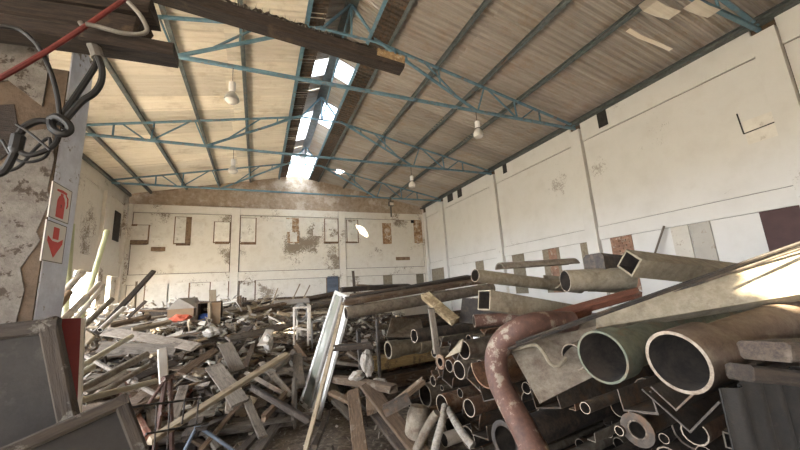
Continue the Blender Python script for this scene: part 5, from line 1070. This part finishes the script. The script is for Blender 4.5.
# ================================================================== loose boards of the heap
TYPES = [(2.0, .14, .04), (1.5, .10, .05), (2.4, .09, .045), (1.2, .20, .03), (.9, .12, .04), (.7, .22, .025), (1.7, .06, .05), (1.1, .07, .07), (.5, .15, .05), (1.9, .22, .03), (2.9, .16, .05), (3.4, .12, .06), (.4, .3, .02), (1.3, .04, .04), (2.3, .05, .05)]
TNAME = ['weathered_board', 'short_board', 'batten', 'wide_board', 'board_piece', 'thin_sheet', 'lath', 'post_piece', 'wood_block', 'wide_board', 'long_plank', 'long_timber', 'panel_scrap', 'stick', 'thin_pole']
PLACED = '10f75,1315,1175,99,8,3,9 0f-80,1210,1100,7,-99,14,1 12l-409,1336,10,20,0,0,98 9b225,841,470,59,6,-8,80 10f-1,1160,1019,99,4,3,12 8n-176,822,684,42,2,-5,90 6n-87,715,492,55,68,31,38 10f-143,1193,1102,100,5,0,-8 3l-400,1494,1890,2,-71,2,-71 11m-532,955,733,72,-8,-15,67 13n-85,607,258,42,52,47,58 1b176,700,188,90,9,-4,42 3m-247,1278,1198,95,7,-2,30 2n-57,829,688,5,-88,-46,-3 3n-231,681,405,58,6,-8,81 6m82,972,731,78,8,0,63 6n-181,616,282,88,9,-5,47 11m-232,1168,1140,3,-96,-27,-1 3m138,987,752,13,-2,6,-99 13n-188,675,420,48,63,40,45 6n-350,692,439,10,-98,-19,-2 3n134,740,286,98,14,1,17 4b284,875,546,74,8,-7,66 7l-260,1240,1185,3,-18,-98,-9 2n116,791,490,99,10,4,-3 12n70,849,547,99,11,9,4 14f129,1167,964,67,74,5,3 3n-295,578,244,7,-90,-43,-2 13n-154,680,448,16,-17,76,-60 13n-165,885,751,43,48,51,57 0n-77,574,228,83,10,-2,55 6n-284,656,384,96,10,-4,25 8n-307,626,300,93,9,-4,36 7l-408,1155,1056,83,4,-3,55 7l-459,1474,1429,17,0,-2,98 3b341,789,350,46,5,-10,88 7n-14,615,242,68,-50,-36,39 11m-207,1104,1031,80,-59,-6,7 13n33,730,378,47,13,-4,87 9n-312,522,139,82,6,-3,56 4n-22,782,589,44,13,-5,89 1n-25,498,47,4,1,-1,100 14f61,1505,1389,3,-100,9,3 10f136,1139,957,99,7,1,13 6m-312,892,764,77,4,-4,63 0b274,749,297,94,11,-4,33 10f-174,1156,1116,98,5,-1,18 0f-89,1400,1377,99,2,0,-14 7l-530,1444,1239,7,24,0,-97 0n-248,448,101,3,-42,-91,-3 7n-347,563,183,57,69,28,34 3n8,686,339,16,8,-11,98 7n108,816,569,4,-48,-88,0 5l-446,1076,950,56,3,-4,82 5l-443,956,826,100,6,0,2 12n-156,511,59,99,8,-1,13 2m55,879,670,77,6,0,64 11f-18,1455,1427,99,5,1,13 14f-131,1292,1242,65,75,9,9 1n50,751,432,96,11,7,25 5n-192,785,622,59,4,-6,81 8n-21,524,70,99,10,6,-1 9n-174,626,348,92,10,-4,39 6m-273,1176,1158,5,2,100,-5 4n-98,591,252,77,8,-10,63 1n-95,642,445,87,10,-5,49 4n-152,500,71,25,2,-8,96 9n-262,801,666,92,7,-1,38 14m80,842,656,87,5,1,49 14n-314,839,715,6,-76,-64,-5 1m-123,1107,1168,76,11,-12,62 8n140,727,283,33,9,-14,93 3n-116,608,330,63,8,-8,77 10f96,1465,1432,100,5,4,7 4b180,660,130,97,14,1,19 0m-540,1122,857,2,86,48,15 9f2,1080,931,100,6,5,6 14f52,1436,1344,99,4,3,10 10f199,1277,1053,100,5,1,3 9n-230,488,141,54,3,-1,84 10f190,1660,1507,98,10,1,-15 10f-200,1354,1337,100,7,0,6 13l-598,1086,640,1,71,70,6 8n103,710,256,15,-68,-71,-9 6n-142,654,478,59,1,-9,80 7n111,670,146,14,-78,-61,0 0m-103,1035,952,99,5,0,12 12n4,583,10,20,0,0,98 3m-467,901,764,1,-11,99,6 2f147,1449,1345,100,8,3,1 0f-154,1168,1173,4,-98,-20,-1 1n128,726,354,51,10,-10,85 5b263,653,83,61,6,-8,79 4n-299,448,113,98,8,-5,18 7l-378,1224,1139,98,7,-1,18 7n-42,615,339,24,5,-8,97 13l-410,1036,918,0,0,67,74 5l-564,891,602,14,42,89,10 0f187,1321,1085,99,7,0,8 1n-65,524,174,8,-54,-84,-6 0f-27,1393,1416,99,-2,6,14 14m-436,964,873,95,5,-2,30 10f34,1078,959,99,7,5,-14 14n99,677,258,64,10,-4,76 0n-285,521,211,5,-84,-55,0 0m-477,1120,1002,83,3,-4,55 2n-270,689,508,63,-58,-41,32 9n110,635,248,6,-72,68,11 1n-73,652,511,11,-98,-16,3 5b256,806,417,74,10,-3,67 13n-113,551,234,13,-72,-68,-10 12n-336,838,725,97,3,-8,-23 14f139,1197,1031,2,-100,8,0 0m-8,1133,1052,19,4,-3,98 2n-189,872,780,6,-99,-12,0 4n108,842,620,17,-13,-97,-13 3m-414,979,938,31,-5,-3,95 12n-34,590,258,97,4,-5,-24 1m126,890,710,5,-6,10,-99 6m37,1151,1058,4,-36,-93,-6 6n-356,769,611,4,-55,-83,-6 2n12,484,82,82,1,1,57 0n-170,383,122,5,-99,14,-2 11f3,1250,1152,99,3,1,16 2f184,1294,1069,100,5,1,2 4n-166,573,188,4,-39,92,9 2m-190,1001,886,39,2,-4,92 12l-498,956,806,59,-2,-8,80 0f-203,1332,1285,100,7,0,6 13l-461,1224,1123,75,-64,-13,11 14f-107,1388,1429,52,64,38,41 11f183,1086,918,97,7,4,-25 1n10,438,59,3,-81,-58,0 12n-290,759,565,79,8,-6,61 1m-65,1045,1036,7,6,-12,99 14f176,1072,953,9,-92,-37,-3 14n-145,608,406,33,36,55,68 3l-268,1514,1429,47,1,-2,88 11m-328,1218,1245,8,-97,-22,0 12n-176,491,68,78,9,-11,60 0n125,635,197,7,-22,-97,-8 13l-507,1214,1068,3,-91,-39,-11 7n-68,396,93,6,-14,-69,70 4n50,729,477,87,6,-2,50 1b237,707,260,96,8,-5,27 12n-202,683,403,50,5,-9,86 3n28,611,136,94,12,5,30 8n-153,854,25,0,44,90,0 12n-277,752,571,98,10,-2,20 10m-25,844,776,4,-31,-95,-2 12l-574,1191,768,14,-22,97,-1 2n-275,548,275,16,5,-4,98 5l-338,1302,1233,88,6,-4,48 10f-93,1223,1226,100,4,2,0 0n-157,593,360,12,-57,-80,-11 9n-8,835,708,84,5,1,53 14f-171,1471,1417,70,-67,-16,16 10f-165,1557,1460,100,2,0,-8 12b304,741,288,28,8,-14,95 13n97,736,404,64,13,-12,75 2n-353,812,709,55,2,-4,84 6n30,523,131,45,6,0,89 4b172,776,486,2,-15,98,-12 4b138,849,500,97,10,3,-21 8l-425,1312,1261,22,2,-7,97 11m-286,1188,1189,100,2,-2,6 5l-568,935,641,93,-3,-16,34 6n-102,527,212,41,7,-11,90 9f-122,1627,1467,99,0,0,12 5b329,720,259,32,-2,5,-95 9n-246,515,244,92,8,1,38 3m-74,1013,890,4,-78,-62,-3 9n23,335,16,98,0,0,-21 14f86,1254,1108,99,7,1,10 6n-208,616,413,58,67,26,39 11f-150,1237,1316,100,4,2,-7 2f189,1429,1261,100,8,1,1 13l-481,1133,1051,0,-99,-6,-11 2n-155,528,286,4,-16,-98,-10 2f204,1121,883,3,-100,7,1 9m62,1130,1079,99,6,2,11 2n123,714,391,9,-100,-3,0 9b373,722,259,50,7,-10,86 7n-147,804,694,32,-29,-73,52 14f20,1332,1222,99,8,5,8 8n-346,678,442,6,-18,-97,-16 2n-264,651,509,6,-55,-83,-6 6n80,719,406,62,78,3,2 8n23,645,224,12,-93,-34,5 1n-256,492,273,15,2,-6,99 0f-140,1194,1278,99,12,0,-2 3n-29,633,341,17,5,-8,98 1l-385,1060,963,1,-6,-100,-5 9m204,1038,883,11,-83,-55,-5 5l-261,956,826,56,3,-5,83 4n-251,551,299,96,2,-3,-26 6n-193,725,594,8,-90,-42,-4 0m-510,1232,1149,26,-2,-4,96 0f122,1384,1223,8,-100,-3,2 11f-196,1550,1511,96,4,-1,28 1m-585,1146,757,14,-73,66,-12 14n-409,554,188,88,5,-5,48 8n-250,521,300,28,0,-3,96 5n46,608,251,58,0,3,82 2n-50,483,142,1,-2,-100,-6 10f16,1077,1036,11,-95,28,7 4n-343,877,765,2,-77,-63,-2 1b221,609,100,7,-89,-46,-1 4l-244,1412,1383,97,2,-1,26 7n-194,526,244,58,71,28,28 0f-202,1589,1512,99,0,0,14 1n-260,675,581,34,-8,8,-93 1n-285,564,400,1,-51,-86,-8 5n176,665,291,11,-97,-20,5 2f165,1572,1450,58,0,0,82 3m137,1145,1092,26,4,-5,96 10f-180,1266,1343,100,-5,5,-1 9n-54,512,231,77,8,-2,64 12b263,678,193,5,-68,-73,2 7n-203,652,540,56,-48,-50,46 0b171,643,214,7,-73,-68,-6 13n52,590,225,2,-6,69,-72 13n2,781,690,97,12,-7,21 5l-570,980,633,88,-6,-13,44 7n-278,433,115,14,-6,76,-64 13n185,875,643,39,-24,-68,57 3n83,621,249,93,11,-6,36 7n-204,499,99,3,48,86,15 0b68,744,542,27,3,4,-96 1m-6,1019,893,10,6,-13,98 5b198,716,282,65,2,-5,76 14n-196,888,838,1,-64,-77,-2 12b425,832,10,0,76,65,0 9m127,1141,1142,100,-1,4,-3 10f41,1361,1280,100,8,2,5 9f242,1006,857,88,10,4,-47 11f-131,1557,1544,4,-100,-9,3 10f-92,1257,1325,99,0,4,-12 4n-41,490,213,79,-4,8,61 7n-355,499,128,68,-66,-27,15 2n-352,833,782,2,-80,-60,-6 0n-146,491,222,99,7,-2,8 1m-324,1105,992,5,-99,-13,-1 2f86,1216,1176,96,1,2,-28 6m-303,1010,937,3,-30,-95,-6 0n37,598,313,8,-5,4,-100 1n45,590,359,53,18,14,-82 10f-1,1699,1570,97,4,-1,23 9f142,1053,972,96,10,-4,27 14m4,1190,1262,4,-63,-77,-6 6n-46,737,565,57,76,23,19 12n-263,643,351,2,42,91,6 4n-101,760,654,25,5,-8,96 4n-335,438,116,7,-77,-63,-8 4b314,713,227,4,3,-3,100 3m-96,1031,984,3,-46,88,10 0f181,1175,1092,95,-4,-1,-31 12b322,682,156,88,15,-1,45 9n-206,456,172,17,4,-10,98 10f202,1686,1461,98,2,0,-17 2n-33,402,184,90,1,0,42 2m-183,1199,1336,94,5,-2,33 2m-436,1063,1033,4,-82,-56,-6 7n-261,454,264,57,78,-18,-20 4n-116,534,342,60,4,-7,80 0n-219,476,299,47,9,-7,88 4n-213,647,453,73,7,-15,66 10m-426,835,784,80,6,-9,59 9b262,754,433,4,12,99,0 1n44,534,273,57,7,-4,82 2n-137,724,686,8,-83,-55,0 5n53,704,466,5,-8,14,-99 5l-387,1134,1008,4,-70,71,4 2f-44,1178,1272,7,-100,2,-2 6m-243,1027,975,100,3,2,3 3n-260,561,348,53,1,0,85 13n-67,436,191,51,11,-7,85 9f168,1133,1205,4,100,3,-1 7l-455,1296,1247,64,75,-11,-12 5n-113,623,470,99,6,1,15 0n-20,479,188,96,8,1,27 4n148,647,257,80,8,5,59 7n-338,524,284,48,-35,-65,48 9b185,588,191,98,4,9,-17 4n-349,637,448,4,96,-24,-13 11f4,1156,1272,7,-100,6,0 0n30,643,378,5,-26,-96,0 0f-103,1439,1531,6,-98,17,-4 13n145,656,379,77,-64,1,2 6m-318,1055,1061,70,-60,-30,26 7n-263,500,344,23,27,70,62 2n-36,609,467,8,-68,-73,-2 4l-302,1200,1125,98,17,-3,3 9f61,1319,1458,1,56,83,1 5b326,777,422,57,2,-21,80 14n-372,623,462,6,-62,-78,2 2m-488,993,934,69,1,-4,72 14f105,1195,1271,88,-5,4,46 3m-39,1259,1321,100,-4,5,2 6n-64,750,662,8,-80,-59,-2 5n-377,634,342,99,4,-6,13 0n-8,418,225,1,10,-1,100 11m-419,985,1053,99,10,-4,-10 10f-40,1230,1371,6,-99,-15,-1 5n-248,607,462,99,9,1,7 13n24,675,434,71,-68,-7,14 9m-496,1222,1186,99,3,-4,13 12n-97,887,744,78,4,-4,62 10f70,1127,1135,7,-98,20,0 5b178,664,194,71,4,-8,70 5b426,746,12,0,-61,-79,0 5n-229,762,692,54,-3,-8,84 5n-154,761,693,55,21,-9,80 14f112,1023,938,13,-96,25,4 1l-594,1100,728,18,68,67,24 10f31,1232,1360,99,6,0,14 7l-353,1317,1297,2,-71,-70,-6 10f143,1644,1557,70,70,-10,-11 12n-219,905,834,93,-2,-14,34 6m-156,919,947,7,100,-6,3 1n-192,791,825,98,2,-9,18 1l-408,1030,1053,20,-2,-7,98 5b284,678,13,57,0,0,82 0b204,776,446,8,-98,-19,2 4b192,635,287,26,-25,-91,-20 6m-541,959,766,42,-14,-6,89 4n-330,896,824,1,45,89,6 6n-342,474,241,92,14,-8,37 1n-227,807,786,94,2,-8,34 5n-97,660,570,2,-36,-93,-1 10m-366,873,823,79,2,-7,61 5n116,616,357,56,9,0,82 5n-60,599,336,76,14,10,-63 3l-401,1458,1477,4,-99,-14,-2 8b317,746,347,54,8,-5,84 0n108,615,401,98,6,7,20 11f-37,1008,976,10,-99,2,3 5n154,646,314,96,11,4,26 10f56,1212,1316,99,6,2,10 0f31,1343,1485,3,-62,79,-1 9f257,1601,1427,99,11,0,-2 10f192,1454,1395,97,0,1,25 9m115,906,841,16,-45,-87,-9 2n201,626,280,98,9,9,13 0m-424,964,953,5,-78,-62,-10 5b289,706,187,2,-17,-98,-10 9f-148,1145,1211,21,-96,-18,-6 10m-326,845,849,3,-45,-89,-6 11m-292,1057,1118,13,3,-9,99 14m-90,1288,1512,15,11,-71,-68 12b379,823,404,100,10,2,2 4b252,708,386,6,-78,59,18 8n-62,471,240,71,2,-2,70 12n-79,480,20,0,2,-100,-3 12b280,679,158,1,-97,23,5 5b273,633,75,81,9,-2,58 1b255,718,340,99,8,-1,-15 2f-95,1224,1517,96,-2,8,-25 0n-18,679,587,89,10,4,44 1n-199,375,170,88,0,-1,-47 3m-209,1100,1132,61,2,-9,79 2n-404,770,734,61,-71,-33,14 12l-385,1593,1460,39,0,1,-92 2m-138,1183,1370,77,4,-4,64 3b276,616,148,66,13,0,74 10f149,1322,1202,99,8,2,7 2n-328,596,524,5,-87,49,-1 2n40,547,344,84,8,0,53 4n85,707,505,28,55,54,57 0n32,485,387,14,-61,-78,2 8l-355,1397,1380,35,1,-2,94 0f48,1076,1142,96,5,5,-28 0n-198,688,636,91,6,-1,42 1n-55,489,303,11,7,-5,99 4n-223,561,379,16,3,-8,98 12b345,657,10,0,-80,-60,0 14n-254,491,410,6,-4,8,-99 8n128,822,527,92,17,19,-29 9n-86,534,386,23,1,-8,97 7n-123,511,312,42,-36,-60,58 10f42,1187,1383,99,3,1,-16 7n153,672,393,60,80,-2,-3 14n-248,788,800,70,3,0,71 12n32,880,700,40,-1,-2,91 3m-398,1015,1123,87,6,6,49 0f257,1133,1156,100,-4,1,4 8b311,734,390,94,4,4,-32 10f-162,1055,1154,96,9,-4,27 2m-9,862,822,96,4,3,27 2f18,1697,1497,71,-71,1,-1 9n-137,508,379,9,-73,-67,-2 9b291,631,191,11,-87,-48,2 4b412,867,20,0,-43,90,0 14n-74,582,498,91,8,0,41 2m53,992,974,4,-34,-94,-2 1n-396,562,256,51,2,-7,86 14m-58,968,962,71,7,7,-70 0m29,1055,1126,99,13,-1,-8 4b197,668,299,31,10,-7,94 7n33,508,302,54,65,37,39 2n-7,723,692,73,4,-3,68 0f115,1574,1508,99,-10,1,-8 0f116,1030,990,100,4,6,-6 11f-66,1096,1320,98,6,-2,20 1l-566,910,697,78,-5,-15,61 3b305,605,88,79,14,6,59 1m-352,1440,1443,0,-64,76,2 12n3,556,214,24,-15,-26,92 7l-523,1507,1306,13,26,-2,-96 9f-142,1077,1097,98,16,-4,9 10f49,1608,1491,100,0,0,3 1n-418,799,754,76,-11,-10,64 7n70,424,120,47,36,-52,-62 7l-410,1440,1412,2,-93,-38,-1 3l-208,954,926,96,-7,-3,28 12n-104,834,683,97,6,-1,23 14n-30,852,885,5,-2,65,-76 12n-20,555,195,33,1,-36,87 7n138,811,596,24,13,-67,-69 1b347,798,453,6,-50,-86,-10 14f-40,1035,1154,99,10,0,3 14n-20,770,823,4,-32,-95,-6 7n28,477,324,59,66,-24,-40 9n-178,758,804,98,7,3,18 11f-88,1416,1531,99,-3,6,-9 11f-116,996,1104,97,10,1,-23 11f164,1168,1312,5,-98,19,2 2n155,665,467,64,11,1,76 4n48,495,281,52,53,30,60 1m-12,932,834,93,6,6,36 0b307,641,239,60,4,-12,79 3l-446,881,805,5,-76,-64,-10 7n-285,443,228,3,-28,-94,-17 9m128,982,873,7,-98,16,10 13l-326,1035,1051,62,-72,-18,25 14n-183,638,670,43,8,-5,90 13n-166,468,189,30,7,-19,93 2m-591,922,612,69,-20,-27,64 14n89,649,518,27,-21,-71,62 2n30,490,335,6,-46,-88,-5 12l-355,1303,1325,6,-99,-10,-3 3m-566,886,630,5,78,61,15 6m71,960,969,81,-57,-5,-8 3m-568,931,758,80,17,-25,-51 8n-249,899,772,5,-91,41,2 9n-223,543,439,100,8,-2,-4 6n-183,446,252,2,-89,-45,-2 11m21,905,897,6,-53,-84,-1 11f37,1158,1466,4,90,-43,-1 3n-289,604,518,55,-13,-8,82 3m-127,972,1025,5,-49,-83,-26 9f209,1441,1326,98,12,2,13 12l-355,1520,1427,2,-93,-37,-1 13n-138,450,178,42,63,44,48 0m-71,902,991,32,-30,51,-74 0b282,647,276,0,-33,-94,-11 13l-598,1557,958,70,7,-4,-71 9n-187,834,918,100,2,-5,-1 11f-58,1091,1380,4,-83,56,1 14f-72,1662,1587,99,4,0,-14 9n61,736,710,76,7,-4,65 5b295,794,455,54,4,-2,84 12n-234,430,255,22,1,-14,97 7n72,164,35,97,0,0,25 14m-87,1062,1366,4,36,93,8 0n166,703,517,20,19,-1,96 8b279,678,284,58,4,20,79 0f210,1550,1467,1,100,4,-4 9n-279,455,329,88,15,-10,43 12b428,799,33,55,0,0,84 5l-455,1009,1050,25,-4,14,96 7l-474,1355,1334,21,-18,-73,63 11m6,890,1020,66,72,20,6 2m-232,978,989,100,5,1,9 14f-159,1280,1463,6,-96,26,-8 3n-39,765,834,13,-54,82,10 9f-158,986,1116,98,21,-3,-2 7n-298,885,930,7,-81,58,1 1m-259,936,944,26,8,-6,-96 9f7,1310,1413,84,-3,5,53'
BASE = {}
def base_mesh(t, m):
    if (t, m) not in BASE:
        L, w, th = TYPES[t]; me = plank_mesh(L, w, th, M[m], t + 3 * len(m), 0.004, .03)
        me.transform(Matrix.Translation((-L / 2, 0, 0))); BASE[(t, m)] = me
    return BASE[(t, m)]
eye = Vector((0, 0, H)); loose = []
WORD = {'woodgrey': 'grey', 'woodbrown': 'brown', 'wooddark': 'dark', 'woodpale': 'pale', 'woodred': 'reddish', 'board': 'whitish'}
pick = random.Random(11)
for row in PLACED.split():
    k = 1 if not row[1].isdigit() else 2
    t, zn = int(row[:k]), row[k]; x, y, z, qw, qx, qy, qz = [float(c) for c in row[k + 1:].split(',')]
    q = Quaternion((qw, qx, qy, qz)).normalized()
    mw = Matrix.Translation((x / 100, y / 100, z / 1000)) @ q.to_matrix().to_4x4(); inv = mw.inverted(); e = inv @ eye
    L, w, th = TYPES[t]; lo = (-L / 2, -w / 2, -th / 2); hide = False
    for h in HERO:                                  # would it stand before one of the boards picked out above?
        g = inv @ h; d = g - e; t0, t1 = 0.0, 0.985
        for c in range(3):
            if abs(d[c]) < 1e-9:
                if abs(e[c]) > -lo[c]: t0 = 2; break
                continue
            u, v_ = (lo[c] - e[c]) / d[c], (-lo[c] - e[c]) / d[c]
            t0, t1 = max(t0, min(u, v_)), min(t1, max(u, v_))
        if t0 < t1: hide = True; break
    if hide or (x < -520): continue
    m = pick.choices(('woodgrey', 'woodbrown', 'wooddark', 'woodpale', 'woodred', 'board'), {'n': (9, 6, 5, 1, .5, .3), 'm': (6, 4, 2, 3, .5, 1), 'f': (5, 6, 1, 3, .3, .3), 'l': (3, 2, 1, 4, .6, 3), 'b': (4, 4, 7, .5, .3, .5)}[zn])[0]
    loose.append((t, zn, mw, m))
def zone_words(p):
    """where a loose board lies, by things one can find"""
    dd = lambda px, py: 0
    u = R_ @ (p - eye); px, py = 400 + FPX * u.x / u.z, 225 + FPX * u.y / u.z
    if p.x > 1.35 and p.y > 5.6: return 'behind the stack, beyond the coupled pipe' if py > 318 else 'behind the stack under the long dusty pipe'
    col = ('beside the red board' if px < 100 else 'near the white post' if px < 140 else 'before the covered crate' if px < 185 else 'under the wide pale board' if px < 222 and py > 360 else 'below the cupboard' if px < 222 else
           'by the narrow curved board' if px < 262 and py > 350 else 'below the dark stakes' if px < 262 else 'close to the aluminium door' if px > 296 else 'between curved board and aluminium door' if py > 350 else 'by the table frame')
    row = 'at the heap foot' if py > 395 else 'on the heap face' if py > 358 else 'on the heap crest' if py > 333 else 'on the far heap'
    return row + ' ' + col
for t, zn, mw, m in loose:
    dirx = mw.to_3x3() @ Vector((1, 0, 0)); el = abs(dirx.z)
    pose = 'steep' if el > .55 else 'tilted' if el > .2 else ('crosswise' if abs(dirx.x) > .75 else 'endwise' if abs(dirx.x) < .35 else 'slanting')
    nm = TNAME[t]; lab = f'{WORD[m]} {nm.replace("_", " ")} lying {pose} {zone_words(mw.translation)}'
    if pose == 'steep': lab = lab.replace('lying steep', 'propped steep')
    o = ob(nm, base_mesh(t, m)); o.matrix_world = mw
    tag(o, lab, nm.split('_')[-1], lab)
